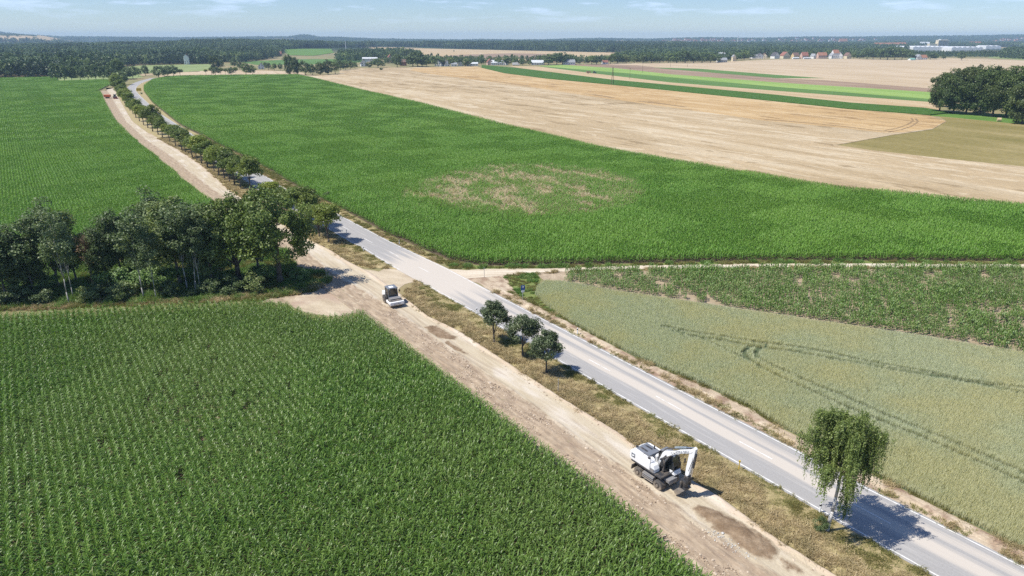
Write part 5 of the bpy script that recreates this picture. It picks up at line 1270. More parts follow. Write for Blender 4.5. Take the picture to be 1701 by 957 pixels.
def wood(name, poly_w, spacing, label, conifer=.35, hm=1.0, base=None, wide=1.0):
    poly_w = np.asarray(poly_w); lo, hi = poly_w.min(0), poly_w.max(0)
    gx, gy = np.meshgrid(np.arange(lo[0], hi[0], spacing), np.arange(lo[1], hi[1], spacing))
    P = np.stack([gx.ravel(), gy.ravel()], -1) + rng.uniform(-.45, .45, (gx.size, 2)) * spacing
    P = P[inside_poly(P, poly_w)]
    u = 850.5 + FOC * P[:, 0] / DEPTH(P[:, 1]); P = P[(u > -150) & (u < 1850)]
    con = fbm(P[:, 0] / 160, P[:, 1] / 160, 3, 91) + rng.normal(0, .08, len(P)) > 1 - conifer
    idx = np.where(con, rng.integers(5, 8, len(P)), rng.integers(0, 5, len(P)))
    s = hm * (.75 + .5 * fbm(P[:, 0] / 70, P[:, 1] / 70, 3, 17)) * rng.uniform(.82, 1.18, len(P))
    z = terrain(P[:, 0], P[:, 1]) - .5
    sc = np.stack([s * wide, s * wide, s], -1)
    print('wood', name, len(P))
    return scatter(name, FW, np.column_stack([P, z]), rng.uniform(0, 6.28, len(P)), idx, sc, label, 'woodland')
# left wood, its near edge against the maize, the pale field and the cottages, reaching up the rise
wl_ = [G(*q) for q in [(-160, 131), (0, 130), (60, 129.5), (96, 128.5), (150, 122), (196, 120), (205, 110.5), (240, 108.3), (345, 106.5), (352, 104), (400, 104), (455, 97), (470, 91), (474, 84)]]
wood('wood', np.vstack([wl_, [[-650, 2050], [-500, 2700], [-1300, 3000], [-2400, 2900], [-1900, 1800], [-900, 900]]]), 8.5, 'big mixed wood on the left behind the maize, climbing the rise', hm=.92)
wood('wood', np.vstack([[G(474, 81), G(550, 81), G(612, 79), G(700, 80.3)], [[-300, 2900], [-650, 3050], [-950, 2900]]]), 11, 'wooded ridge above the small green field', hm=1.0)
wood('wood', np.vstack([[G(*q) for q in [(700, 80.4), (760, 82.2), (815, 83.0), (905, 85.3), (952, 86.1), (1020, 87.8), (1090, 90.5)]], [[650, 2500], [900, 3300], [0, 3400], [-420, 3100]]]), 11, 'long dark belt of forest beyond the tan fields', conifer=.6, hm=1.0)
wood('wood', np.vstack([[G(*q) for q in [(1010, 104.2), (1080, 103.4), (1190, 102.5), (1246, 96.5), (1320, 95.2), (1420, 95.6), (1515, 96.2), (1512, 91.5), (1420, 88), (1290, 86), (1150, 88), (1060, 90)]]]), 9.5, 'tree covered gardens and copses behind the right hand village', conifer=.2, hm=.72)
wood('wood', np.vstack([[G(*q) for q in [(1090, 89.5), (1290, 85.5), (1420, 87), (1508, 86), (1506, 80.5), (1400, 76), (1250, 75), (1130, 77), (1060, 82)]]]), 14, 'wooded lowland between the village and the distant town', conifer=.4, hm=.85)
wood('wood', np.vstack([[G(*q) for q in [(1513, 95), (1545, 94.8), (1600, 95.2), (1664, 95.6), (1664, 92.8), (1600, 92.3), (1540, 92), (1513, 92)]]]), 9, 'dark clipped looking wood edge in front of the white hall', conifer=.75, hm=.62)
wood('wood', np.vstack([[G(*q) for q in [(1658, 96.6), (1701, 98.5), (1800, 99), (1850, 92), (1720, 86), (1672, 88)]]]), 9.5, 'green wood at the right frame edge beyond the stubble', conifer=.1, hm=.85)
wood('wood', np.vstack([[G(*q) for q in [(560, 104), (612, 102.5), (640, 99), (700, 98), (700, 94), (660, 90), (610, 91), (560, 96)]]]), 13, 'loose trees and gardens around the middle village', conifer=.35, hm=.8)
wood('wood', np.vstack([[G(*q) for q in [(815, 106), (900, 105), (960, 104.5), (1010, 104), (1010, 101.5), (950, 102), (880, 103), (815, 103.5)]]]), 13, 'garden trees behind the narrow strips', conifer=.35, hm=.6)
wood('wood', np.vstack([[G(*q) for q in [(640, 106), (700, 107.5), (760, 107), (815, 106), (815, 103.5), (740, 103.5), (690, 102), (640, 102)]]]), 12, 'garden trees behind the middle village houses', conifer=.3, hm=.62)
def far_wood(u0, u1, y0, y1, sp, label, n_thr, hm=1.0):
    P = [[(u0 - 850.5) / FOC * y0, y0], [(u1 - 850.5) / FOC * y0, y0], [(u1 - 850.5) / FOC * y1, y1], [(u0 - 850.5) / FOC * y1, y1]]
    poly_w = np.array(P); lo, hi = poly_w.min(0), poly_w.max(0)
    n = int(np.prod(hi - lo) / sp ** 2); Q = rng.uniform(lo, hi, (n, 2)); Q = Q[inside_poly(Q, poly_w)]
    u = 850.5 + FOC * Q[:, 0] / DEPTH(Q[:, 1]); keep = (u > -60) & (u < 1760) & (fbm(Q[:, 0] / 520, Q[:, 1] / 330, 4, 131) > n_thr)
    hillm = (u < 165) & (Q[:, 1] > 3900) & (Q[:, 1] < 5600); keep &= ~(hillm & (rng.random(len(Q)) < .985))
    keep &= ~((u > 1010) & (u < 1145) & (Q[:, 1] > 4700) & (Q[:, 1] < 6200))
    Q = Q[keep]; s = hm * rng.uniform(.8, 1.25, len(Q)); z = terrain(Q[:, 0], Q[:, 1]) - 1; print('far wood', len(Q))
    scatter('wood', FW, np.column_stack([Q, z]), rng.uniform(0, 6.28, len(Q)), rng.integers(0, 8, len(Q)), np.stack([s * 1.7, s * 1.7, s * .95], -1), label, 'woodland')
far_wood(-60, 480, 2950, 4400, 22, 'hazy woods below the far hill on the left', .40)
far_wood(480, 1760, 3300, 5200, 24, 'hazy belts of wood toward the horizon', .44)
far_wood(-60, 1760, 5300, 7300, 30, 'blue wooded ridge along the horizon', .36)

# ------------------------------------------------------------------ houses
W = {n: plain('wall_' + n, c, .85, var=.06) for n, c in dict(white=(.74, .73, .70), cream=(.66, .57, .40), pink=(.60, .42, .34), grey=(.48, .48, .46), yellow=(.62, .47, .24), brick=(.36, .16, .11), blue=(.45, .52, .58)).items()}
RF = {n: plain('roof_' + n, c, .8, var=.15, scale=1.0) for n, c in dict(red=(.26, .105, .07), orange=(.30, .14, .085), dark=(.075, .07, .075), grey=(.27, .28, .29), brown=(.17, .10, .075), pale=(.55, .57, .58), green=(.16, .34, .27)).items()}
M['pane'] = plain('window_pane', (.045, .055, .07), .12, var=.2)
M['door'] = plain('house_door', (.14, .09, .06), .6)
def house(u, v, w, d, eave, ridge, wall, roof, label, yaw=0.0, cat='house', name='house', chim=True, floors=2, z=None, group=None, along=True):
    b = G(u, v); zz = 0.0 if z is None else z
    e = empty(name, (b[0], b[1] + d / 2, zz), yaw); tag(e, label, cat, group)
    mb = MB()
    pr = [(-w / 2, 0), (w / 2, 0), (w / 2, eave), (0, ridge), (-w / 2, eave)]
    if along:                                          # ridge parallel to the long front
        pr = [(-d / 2, 0), (d / 2, 0), (d / 2, eave), (0, ridge), (-d / 2, eave)]
        n = 5; mb.add([(-w / 2, y, z_) for y, z_ in pr] + [(w / 2, y, z_) for y, z_ in pr], [tuple(range(n)), tuple(range(2 * n - 1, n - 1, -1))] + [(i, i + n, (i + 1) % n + n, (i + 1) % n) for i in range(n)])
    else: mb.prism(pr, -d / 2, d / 2)
    mb.build('wall', W[wall], e)
    rb = MB(); hw = (d if along else w) / 2; ln = (w if along else d) + .8; t = .25; ov = .45
    sl = (ridge - eave) / hw
    for sg in (-1, 1):
        prof = [(sg * 0.0, ridge + .06), (sg * (hw + ov), eave - sl * ov + .06), (sg * (hw + ov), eave - sl * ov + t + .06), (sg * 0.0, ridge + t + .06)]
        if along: rb.add([(-ln / 2, y, z_) for y, z_ in prof] + [(ln / 2, y, z_) for y, z_ in prof], [(0, 1, 2, 3), (7, 6, 5, 4), (0, 4, 5, 1), (1, 5, 6, 2), (2, 6, 7, 3), (3, 7, 4, 0)])
        else: rb.prism(prof, -ln / 2, ln / 2)
    ro = rb.build('roof', RF[roof], e)
    if chim: MB().box((w * .2 if along else hw * .3, 0 if along else d * .2, ridge + .3), (.7, .7, 1.6)).build('chimney', W['brick'], ro)
    cols = max(2, int(w / 3.2))
    for fl in range(floors):
        zc = 1.6 + fl * 2.7
        if zc + .7 > (eave if along else ridge - 1): continue
        for c_ in range(cols):
            x = (c_ + .5) / cols * w - w / 2
            if not along and abs(x) > w / 2 * (1 - max(0, zc + .6 - eave) / max(.1, ridge - eave)): continue
            if fl == 0 and c_ == cols // 2 and cat == 'house': MB().box((x, -d / 2 - .03, 1.05), (1.1, .1, 2.1)).build('door', M['door'], e); continue
            MB().box((x, -d / 2 - .03, zc), (1.25, .1, 1.35)).build('window', M['pane'], e)
    return e
HG1, HG2 = 'houses of the middle village', 'houses of the right hand village'
house(432, 115, 7, 10, 3.2, 7.5, 'white', 'grey', 'small white gabled cottage with grey roof left of the wheat corner clump', .25, along=False)
house(459, 93.5, 22, 10, 5, 10, 'brick', 'red', 'red roofed farmhouse against the dark wood above the left meadows', .1)
house(309.5, 107.3, 7, 7, 12, 15.5, 'white', 'dark', 'white walled building peeping out of the left wood', .2, along=False)
house(603, 110.5, 9, 11, 4, 9, 'white', 'dark', 'white gabled house with dark roof first right of the wheat corner clump', .3, along=False, group=HG1)
house(614, 103, 26, 10, 5.5, 7.5, 'white', 'pale', 'long low white hall in the middle village', .1, cat='hall', name='hall', chim=False, group=HG1)
house(647, 104.5, 10, 11, 7, 13, 'pink', 'red', 'tall pink gabled house with red roof in the middle village', .3, along=False, group=HG1)
house(669, 109.5, 10, 9, 5.5, 9, 'brick', 'brown', 'brick red house half hidden by trees in the middle village', .2, group=HG1)
house(729, 110.3, 10, 10, 3.5, 8.5, 'white', 'grey', 'white gable with grey roof right of the big village trees', -.3, along=False, group=HG1)
house(741, 110.2, 8, 10, 3.2, 9, 'white', 'dark', 'steep narrow white gable in the middle village', .4, along=False, group=HG1)
house(754, 110.2, 9, 7, 2.8, 5, 'white', 'grey', 'low white bungalow at the wheat edge of the middle village', .1, chim=False, group=HG1)
house(767, 109.8, 11, 10, 4, 8.5, 'white', 'grey', 'grey roofed white house in the right half of the middle village', .2, group=HG1)
house(773, 109.8, 9, 10, 4.5, 9.5, 'cream', 'orange', 'cream gable with orange roof beside a dark round tree', -.4, along=False, group=HG1)
house(787, 109.5, 12, 7, 3, 5, 'white', 'pale', 'flat pale shed near the green strip tip', .1, cat='shed', name='shed', chim=False, group=HG1)
house(813, 108.2, 8, 10, 4.5, 9, 'pink', 'red', 'pinkish house with red roof at the tip of the green strip', .2, along=False, group=HG1)
house(826, 108.2, 20, 10, 3.5, 7, 'white', 'pale', 'long white house with pale roof beside the red roofed one', .05, group=HG1)
house(838, 108.2, 8, 10, 3.2, 7.5, 'white', 'dark', 'white gabled house with dark roof left of the white lorry', -.3, along=False, group=HG1)
house(893, 108.0, 19, 10, 3.4, 7, 'white', 'blue' if 'blue' in RF else 'pale', 'pale house with bluish grey roof at the end of the tan strip', .05, group=HG1)
house(945, 107.6, 19, 10, 3.6, 7.5, 'white', 'grey', 'grey roofed white house in front of the tree belt', .1, group=HG1)
house(1005, 106.8, 9, 8, 3, 6, 'white', 'red', 'small white house with red roof at the right end of the tree belt', .2, group=HG1)
house(1200, 103.8, 16, 10, 4, 7.5, 'grey', 'grey', 'grey barn at the end of the dark tree belt', .1, cat='barn', name='barn', chim=False)
house(1199, 99.5, 12, 9, 9, 13, 'grey', 'pale', 'grey house rising behind the barn', .1)
house(1219, 102, 6, 6, 8, 11, 'cream', 'grey', 'small pale tower like house right of the grey barn', .2, along=False)
RV = [(1254, 13, 12, 6, 7.5, 'white', 'grey', 'white flat roofed house at the left end of the right hand village', .1, True), (1263, 11, 11, 6, 10, 'white', 'dark', 'white gabled house second from the left in the right hand village', .1, False), (1270.5, 10, 10, 6, 10.5, 'cream', 'brown', 'cream house with brown roof beside the two white ones', -.2, False),
      (1289, 13, 13, 5.5, 12, 'white', 'dark', 'white gabled house with black roof', .35, False), (1305, 16, 13, 6, 13, 'cream', 'red', 'large cream gabled house with red roof', .3, False), (1322, 12, 11, 6, 11.5, 'yellow', 'brown', 'brownish red house right of the large cream one', .2, True), (1337, 13, 11, 6, 12.5, 'pink', 'red', 'red roofed house in the middle of the right hand village', .1, True),
      (1352, 8, 9, 5, 9.5, 'white', 'grey', 'small white gable between two red roofs', .5, False), (1366, 18, 11, 6.5, 12, 'pink', 'orange', 'wide house with orange red roof', .05, True), (1383, 9, 9, 6, 10.5, 'white', 'grey', 'narrow pale gable right of the wide orange roof', .3, False), (1388, 12, 11, 11, 17, 'white', 'orange', 'tall house with orange red roof', .1, True), (1396, 10, 9, 6.5, 12, 'white', 'grey', 'white house with grey roof right of the tall orange roof', -.3, False), (1409, 11, 10, 6, 11.5, 'cream', 'brown', 'cream house at the right end of the village row', .3, False)]
for u, w, d, ev, rg, wl2, rf, lab, yw, al in RV: house(u, 97.6, w, d, ev, rg, wl2, rf, lab, yw, along=al, group=HG2)
house(1322, 98.3, 12, 5, 2.4, 3.4, 'white', 'pale', 'low white garage in front of the brownish red house', .05, cat='garage', name='garage', chim=False, floors=1, group=HG2)
house(1341, 98.3, 14, 5, 2.4, 3.2, 'white', 'pale', 'low white sheds in front of the red roofed middle house', .05, cat='shed', name='shed', chim=False, floors=1, group=HG2)
house(1526, 99.3, 11, 10, 4.5, 9.5, 'white', 'grey', 'white gabled house standing apart right of the village', .3, along=False)
house(1535, 99.2, 12, 10, 4, 8.5, 'white', 'orange', 'orange roofed house beside the white gable standing apart', .1)
house(1516, 100.3, 10, 8, 1.6, 3.8, 'white', 'green', 'pale green tent roof at the stubble edge', .2, cat='tent', name='tent', chim=False, floors=0)
def hall(u0, u1, v, h, d, label, bays):
    a, b = G(u0, v), G(u1, v); w = float(np.linalg.norm(b - a)); yw = math.atan2(b[1] - a[1], b[0] - a[0]); m = (a + b) / 2
    e = empty('industrial_hall', (m[0], m[1], 0), yw); tag(e, label, 'industrial hall')
    MB().box((0, d / 2, h / 2), (w, d, h)).build('wall', W['white'], e)
    mb = MB()
    for i in range(bays):
        x0 = -w / 2 + w * i / bays; x1 = x0 + w / bays
        mb.prism([(x0, h + .02), (x1, h + .02), ((x0 + x1) / 2, h + 2.4)], 0.2, d - .2)
    mb.build('roof', M['hall_roof'], e)
    for i in range(bays):
        MB().box((-w / 2 + w * (i + .5) / bays, -.05, 2.6), (w / bays * .45, .12, 3.6)).build('gate', W['grey'], e)
M['hall_roof'] = plain('white_hall_roof', (.62, .63, .64), .5, var=.05, scale=.05)
hall(1516, 1578, 85.5, 13, 130, 'long white industrial hall behind the clipped dark wood', 8)
hall(1580, 1632, 86, 12, 110, 'second white industrial hall right of the long one', 6)
hall(1637, 1662, 82, 11, 60, 'small pale hall at the right end of the industrial row', 3)
b = G(1563, 80.5); e = empty('office_block', (b[0], b[1], 0), .1); tag(e, 'tall white office block above the industrial halls', 'office block')
MB().box((0, 0, 16), (44, 18, 32)).box((-38, 2, 9), (34, 16, 18)).build('wall', W['cream'], e)
MB().box((2, 0, 33.5), (30, 14, 3)).build('roof', RF['pale'], e)
for k in range(7): MB().box((0, -9.1, 4 + k * 4), (41, .3, 1.7)).build('window', M['pane'], e)
for i, (u, v, w, lab) in enumerate(((1465, 81, 60, 'long red roofed terrace among the woods, left of the white halls'), (1484, 80.5, 42, 'second red roofed terrace among the woods, nearer the white halls'), (1498, 80, 34, 'short red roofed terrace beside the white halls'), (1400, 75.5, 46, 'big red roofed building rising from the far woods'), (1620, 77, 60, 'reddish roofs beyond the white halls'), (1536, 78, 46, 'pale shed roof left of the tall office block'))):
    house(u, v, w, 14, 15 if i != 3 else 22, 22 if i != 3 else 36, 'pink' if i < 5 else 'white', 'orange' if i < 5 else 'pale', lab, .05, cat='terrace', name='terrace', chim=False, floors=1)
# distant town: a scatter of houses too small to tell apart
mb = MB(); r = np.random.default_rng(9)
mb2 = MB()
for i in range(190):
    u = r.choice([r.uniform(1085, 1250), r.uniform(1100, 1180), r.uniform(1250, 1420), r.uniform(1600, 1760)]); y = r.uniform(4700, 6000)
    x = (u - 850.5) / FOC * y; z = float(terrain(x, y)) + 8; w, h = r.uniform(10, 30), r.uniform(6, 15)
    mb.box((x, y, z + h / 2), (w, 12, h)); mb2.prism([(x - w / 2 - .5, z + h), (x + w / 2 + .5, z + h), (x + w / 2 - 3, z + h + 5), (x - w / 2 + 3, z + h + 5)], y - 6.5, y + 6.5)
tag(mb.build('distant_town', W['white']), 'pale houses of the distant town on the horizon', 'town', kind='stuff')
tag(mb2.build('distant_town', RF['orange']), 'red roofs of the distant town on the horizon', 'town', kind='stuff')
def mast(u, y, v0, v1, r0, r1, mat, label, cat, name):
    x = (u - 850.5) / FOC * DEPTH(y); zb = float(terrain(x, y)); zt = float(ZTOP(y, v1))
    o = MB().tube((0, 0, 0), (0, 0, zt - zb), r0, r1, 10).build(name, mat); o.location = (x, y, zb); tag(o, label, cat)
M['concrete'] = plain('mast_concrete', (.55, .54, .52), .8)
M['wood_pole'] = plain('wood_pole', (.14, .10, .075), .9, var=.3)
mast(1225, 4600, 73, 59.5, 3.2, 2.2, M['concrete'], 'tall pale chimney of the distant town', 'chimney', 'chimney')
mast(1267, 5200, 66, 57, 2.6, 1.2, M['concrete'], 'thin mast on the horizon right of the chimney', 'mast', 'mast')
mast(152, 3300, 73, 61, 1.6, .9, M['concrete'], 'white mast above the left wood', 'mast', 'mast')
mast(575, 2300, 80, 68, 1.2, .7, M['concrete'], 'pale mast in the wooded ridge gap', 'mast', 'mast')

# power poles in the grain strips
def pole(u, v, vt, label, a_frame=False):
    b = G(u, v); h = float(ZTOP(b[1], vt)); e = empty('power_pole', (b[0], b[1], 0), .4); tag(e, label, 'power pole', 'wooden power poles in the grain strips')
    mb = MB()
    if a_frame: mb.tube((-1.1, 0, 0), (-.12, 0, h), .26, .16).tube((1.1, 0, 0), (.12, 0, h), .26, .16).box((0, 0, h * .5), (1.3, .16, .16))
    else: mb.tube((0, 0, 0), (0, 0, h), .17, .11)
    mb.build('post', M['wood_pole'], e)
    MB().box((0, 0, h - .5), (2.4, .14, .16)).build('crossarm', M['wood_pole'], e)
    for x in (-1.05, 0, 1.05): MB().tube((x, 0, h - .4), (x, 0, h - .05), .07, .05, 6).build('insulator', W['white'], e)
pole(1017, 141, 112, 'sturdy twin legged wooden power pole at the edge of the dark green strip', True)
pole(1046, 131, 113, 'thin wooden power pole in the tan strip behind the twin legged one')
pole(1067, 121, 104, 'thin wooden power pole beyond the light green strip')
pole(1113.5, 112, 102, 'thin power pole at the left end of the green wedge')
pole(1142, 111.5, 99, 'power pole in the pale stubble right of the green wedge tip')
pole(1085, 105, 98, 'power pole at the foot of the dark tree belt')
pole(1171, 105, 97, 'power pole before the right end of the dark tree belt')

# ------------------------------------------------------------------ road furniture
M['post_white'] = plain('post_plastic', (.80, .80, .78), .45, var=.05)
M['black'] = plain('black_rubber', (.022, .022, .024), .7, var=.3)
M['steel'] = plain('galvanised_steel', (.42, .43, .45), .45, metal=.6, var=.1)
M['sign_blue'] = plain('sign_blue', (.012, .075, .30), .35, var=.05)
M['yellow'] = plain('sign_yellow', (.62, .42, .02), .4, var=.08)
def reflector(u, v, label):
    b = G(u, v); e = empty('reflector_post', (b[0], b[1], .03), RD); tag(e, label, 'reflector post', 'white reflector posts along the road')
    MB().prism_z([(-.06, -.05), (.06, -.05), (.08, .0), (.06, .05), (-.06, .05)], -.1, 1.02).build('post', M['post_white'], e)
    MB().prism([(-.082, .66), (.084, .74), (.084, .92), (-.082, .84)], -.056, .056).build('band', M['black'], e)
reflector(1361, 852, 'white reflector post beside the birch trunk'); reflector(792, 522, 'white reflector post on the track side verge left of the three round trees')
reflector(959, 556, 'white reflector post on the field side of the road opposite the three round trees'); reflector(663.5, 407, 'white reflector post beside the large field up the road from the crossing')
reflector(604, 418, 'white reflector post on the avenue side verge near the crossing'); reflector(576, 389, 'white reflector post by the nearest avenue trees'); reflector(556, 353.5, 'white reflector post by the dark bush at the field corner')
b = G(1227, 781); e = MB().tube((0, 0, -.1), (0, 0, 1.05), .05, .045, 8).box((0, 0, .98), (.14, .14, .18)).build('marker_stake', M['yellow']); e.location = (b[0], b[1], .03); tag(e, 'yellow marker stake in the dry verge near the excavator', 'marker stake')
for u, v, lab in ((804.5, 461, 'thin grey stake on the bare soil by the farm track mouth'), (542.5, 462, 'thin grey stake in the oak shadow'), (927, 652, 'thin grey stake beside the nearest round tree')):
    b = G(u, v); e = MB().tube((0, 0, -.1), (0, 0, 1.7), .045, .04, 6).box((0, 0, 1.72), (.12, .12, .05)).build('stake', M['steel']); e.location = (b[0], b[1], .02); tag(e, lab, 'stake')
b = G(868.3, 500); e = empty('road_sign', (b[0], b[1], 0), RD + 1.35); tag(e, 'blue rectangular road sign with white plate on a grey post', 'road sign')
MB().tube((0, 0, -.1), (0, 0, 2.75), .05, .05, 8).build('post', M['steel'], e)
pn = MB().box((0, -.07, 2.30), (.68, .04, .78)).build('panel', M['sign_blue'], e, bevel=.01)
MB().box((-.0, -.095, 2.47), (.30, .012, .20)).box((.0, -.095, 2.30), (.10, .012, .14)).build('symbol', M['post_white'], pn)
MB().box((0, -.07, 1.70), (.55, .04, .36)).build('lower_plate', M['post_white'], e)
b = G(231.5, 154); e = empty('direction_sign', (b[0], b[1], 0), .5); tag(e, 'large yellow direction sign at the far road bend', 'road sign')
for x in (-1.2, 1.2): MB().tube((x, 0, 0), (x, 0, 3.4), .07, .07, 8).build('post', M['steel'], e)
MB().box((0, -.1, 2.35), (3.4, .06, 2.1)).build('panel', M['yellow'], e)
b = G(235, 156.5); tree('bush', b, 1.3, 'small dark shrub under the yellow direction sign', 'shrub', 'shrub', var=2)
M['bale'] = plain('straw_bale', (.50, .40, .23), .95, var=.2, scale=6)
for u, v, yw, lab in ((1630, 189, .3, 'round straw bale lying on the pasture against the round grove'), (1659, 202, 1.2, 'round straw bale in the open pasture at the right')):
    b = G(u, v); o = MB().lathe_y([(-.75, .0), (-.75, .78), (-.7, .84), (.7, .84), (.75, .78), (.75, 0)], (0, 0, .82), 22).build('straw_bale', M['bale'], smooth=False); o.location = (b[0], b[1], .03); o.rotation_euler = (0, 0, yw); o.scale = (1.15,) * 3; tag(o, lab, 'straw bale')

# ------------------------------------------------------------------ wheeled excavator
def dusty(name, col, rough=.45, dust=(.45, .36, .26), amt=.35, low=True):
    m, nt, b = new_mat(name)
    g = nt.nodes.new('ShaderNodeNewGeometry'); sp = nt.nodes.new('ShaderNodeSeparateXYZ'); nt.links.new(g.outputs['Position'], sp.inputs[0])
    n = noise(nt, 2.2, 6, .65)
    k = math_n(nt, 'ADD', smap(nt, n, .45, .75), math_n(nt, 'MULTIPLY', smap(nt, sp.outputs['Z'], 1.1, 0.1), .8 if low else 0.0), clamp=True)
    c = mixc(nt, math_n(nt, 'MULTIPLY', k, amt), col, dust)
    nt.links.new(c, b.inputs['Base Color']); b.inputs['Roughness'].default_value = rough
    return m
X = dict(white=dusty('machine_white', (.80, .80, .79), .35, amt=.16), dark=dusty('machine_dark', (.035, .036, .04), .5, amt=.35), grey=dusty('machine_grey', (.20, .20, .205), .5, amt=.45),
         tyre=dusty('machine_tyre', (.085, .08, .076), .85, amt=.5), rim=dusty('machine_rim', (.025, .025, .026), .5, amt=.2), deck=dusty('machine_deck', (.15, .165, .19), .55, amt=.15, low=False),
         steel=dusty('bucket_steel', (.16, .145, .13), .6, amt=.5), cyl=plain('cylinder_blue_grey', (.22, .26, .29), .35, var=.08), chrome=plain('piston_chrome', (.6, .6, .6), .2, metal=.9), glass=plain('cab_glass', (.018, .022, .024), .06, var=.1, spec=.8), text=plain('lettering_grey', (.20, .21, .24), .5), lamp=plain('work_lamp', (.7, .7, .65), .2))
def wheel(parent, x, y, side, r=.5, w=.27, twin=True):
    mb = MB()
    ys = (0, -side * (w + .05)) if twin else (0,)
    for yo in ys:
        mb.lathe_y([(-w / 2, r * .55), (-w / 2, r * .9), (-w * .36, r * .97), (w * .36, r * .97), (w / 2, r * .9), (w / 2, r * .55)], (x, y + yo, r), 26)
        for i in range(24):
            q = 2 * math.pi * i / 24
            for sg in (-1, 1):
                qq = q + sg * .05
                mb.box((x + math.cos(qq) * r * .975, y + yo + sg * w * .25, r + math.sin(qq) * r * .975), (.05, w * .42, .075), 0, -qq)
    o = mb.build('wheel', X['tyre'], parent)
    rb = MB().lathe_y([(-.05, .02), (-.05, r * .3), (-.02, r * .52), (.06, r * .56), (.06, .02)] if side > 0 else [(-.06, .02), (-.06, r * .56), (.02, r * .52), (.05, r * .3), (.05, .02)], (x, y + side * (w / 2 - .05), r), 20)
    rb.build('rim', X['rim'], o)
    MB().lathe_y([(-.05, .02), (-.05, r * .28), (.05, r * .28), (.05, .02)], (x, y + side * (w / 2 + .025), r), 14).build('hub', X['steel'], o)
    return o
def text_mesh(body, size, name='lettering'):
    cu = bpy.data.curves.new(name, 'FONT'); cu.body = body; cu.size = size; cu.extrude = .006; cu.align_x = 'CENTER'; cu.align_y = 'CENTER'
    t = bpy.data.objects.new(name, cu); COL.objects.link(t)
    dg = bpy.context.evaluated_depsgraph_get(); me = bpy.data.meshes.new_from_object(t.evaluated_get(dg))
    bpy.data.objects.remove(t); bpy.data.curves.remove(cu); return me
def beam(pts_lo, pts_hi, w): # closed side outline from two edges, in x,z
    return MB().prism(list(pts_lo) + list(reversed(pts_hi)), -w / 2, w / 2)
def excavator():
    ctr = (G(1063, 791.5) + G(1092, 812.5)) / 2 + L * 1.02
    e = empty('wheeled_excavator', (ctr[0], ctr[1], .03), RD); tag(e, 'white wheeled excavator with bent boom and lowered bucket on the sandy track', 'excavator')
    # undercarriage
    u = MB().box((0, 0, .86), (3.0, .95, .36)).box((0, 0, 1.12), (1.3, 1.25, .2)).box((1.28, 0, .5), (.3, 1.9, .26)).box((-1.28, 0, .5), (.3, 1.9, .26)).box((1.62, 0, .95), (.9, 1.0, .22))
    u.build('undercarriage', X['dark'], e, bevel=.02)
    MB().box((1.72, 0, .98), (.72, 1.1, .30)).box((2.07, 0, .82), (.06, 1.0, .30)).build('front_box', X['grey'], e, bevel=.02)
    for x in (-1.28, 1.28):
        for s in (-1, 1): wheel(e, x, s * 1.12, s)
    for s in (-1, 1):
        mb = MB().box((0, s * .98, .80), (1.35, .42, .34))
        for k in range(3): mb.box((0, s * (1.2 + .02 * k), .46 + .20 * k), (1.40, .16 - .02 * k, .05))
        for x in (-.62, .62): mb.box((x, s * 1.15, .62), (.05, .1, .42))
        mb.build('side_step', X['grey'], e)
    bl = MB().box((-2.18, 0, .62), (.10, 2.35, .5), 0, .18).box((-1.85, .5, .68), (.7, .14, .2)).box((-1.85, -.5, .68), (.7, .14, .2))
    bl.build('dozer_blade', X['dark'], e)
    MB().tube((0, 0, 1.16), (0, 0, 1.30), .66, .66, 24).build('slew_ring', X['dark'], e)
    # upper carriage
    MB().box((-.35, 0, 1.36), (3.9, 2.36, .14)).build('platform', X['dark'], e, bevel=.02)
    body = MB().prism([(-2.42, 1.44), (.15, 1.44), (.15, 2.30), (-.10, 2.48), (-2.15, 2.62), (-2.50, 2.35), (-2.56, 1.75)], -1.20, -.36)
    body.build('engine_hood', X['white'], e, bevel=.10)
    cw = MB().prism_z([(-1.55, -.34), (-2.45, -.34), (-2.52, .4), (-2.40, 1.10), (-2.15, 1.22), (-1.3, 1.22), (-.1, 1.22), (-.1, .02), (-1.55, .02)], 1.44, 2.46)
    cw.build('counterweight', X['white'], e, bevel=.12)
    MB().box((-1.30, -.02, 2.58), (1.75, 1.55, .10)).build('engine_deck', X['deck'], e, bevel=.02)
    for y in (-.34, .30): MB().box((-1.45, y, 2.645), (.85, .20, .03)).build('deck_vent', X['dark'], e)
    front = MB().prism([(.18, 1.44), (.74, 1.44), (.72, 1.80), (.52, 2.16), (.18, 2.28)], -1.18, -.42); front.build('tank_cover', X['white'], e, bevel=.07)
    MB().box((.44, -1.19, 1.66), (.50, .04, .40)).build('step_panel', X['grey'], e)
    # dark logo panel with a pale bar on the rear quarter
    lg = MB().box((-2.02, -1.212, 2.02), (.46, .03, .42)).build('emblem', X['deck'], e); MB().box((-2.02, -1.232, 2.02), (.30, .012, .13), 0, -.35).build('emblem_bar', X['white'], lg)
    # hand rails, antenna, lamps, exhaust
    rl = MB()
    rl.path([(.15, -1.14, 2.28), (.12, -1.14, 2.95), (-.65, -1.14, 2.98), (-.9, -1.14, 2.6)], [.022] * 4, 6); rl.path([(.15, -.45, 2.3), (.15, -.45, 2.95), (.12, -1.14, 2.95)], [.022] * 3, 6)
    rl.path([(-.4, 1.14, 2.4), (-.4, 1.14, 2.8), (-2.1, 1.14, 2.8), (-2.25, 1.14, 2.45)], [.022] * 4, 6)
    rl.build('handrail', X['dark'], e)
    MB().box((-2.2, -.55, 2.66), (.2, .16, .14)).tube((-2.34, .25, 2.4), (-2.40, .25, 3.05), .025, .015, 6).build('antenna', X['dark'], e)
    MB().tube((-1.0, .55, 2.6), (-1.0, .55, 2.95), .07, .07, 10).build('exhaust', X['dark'], e)
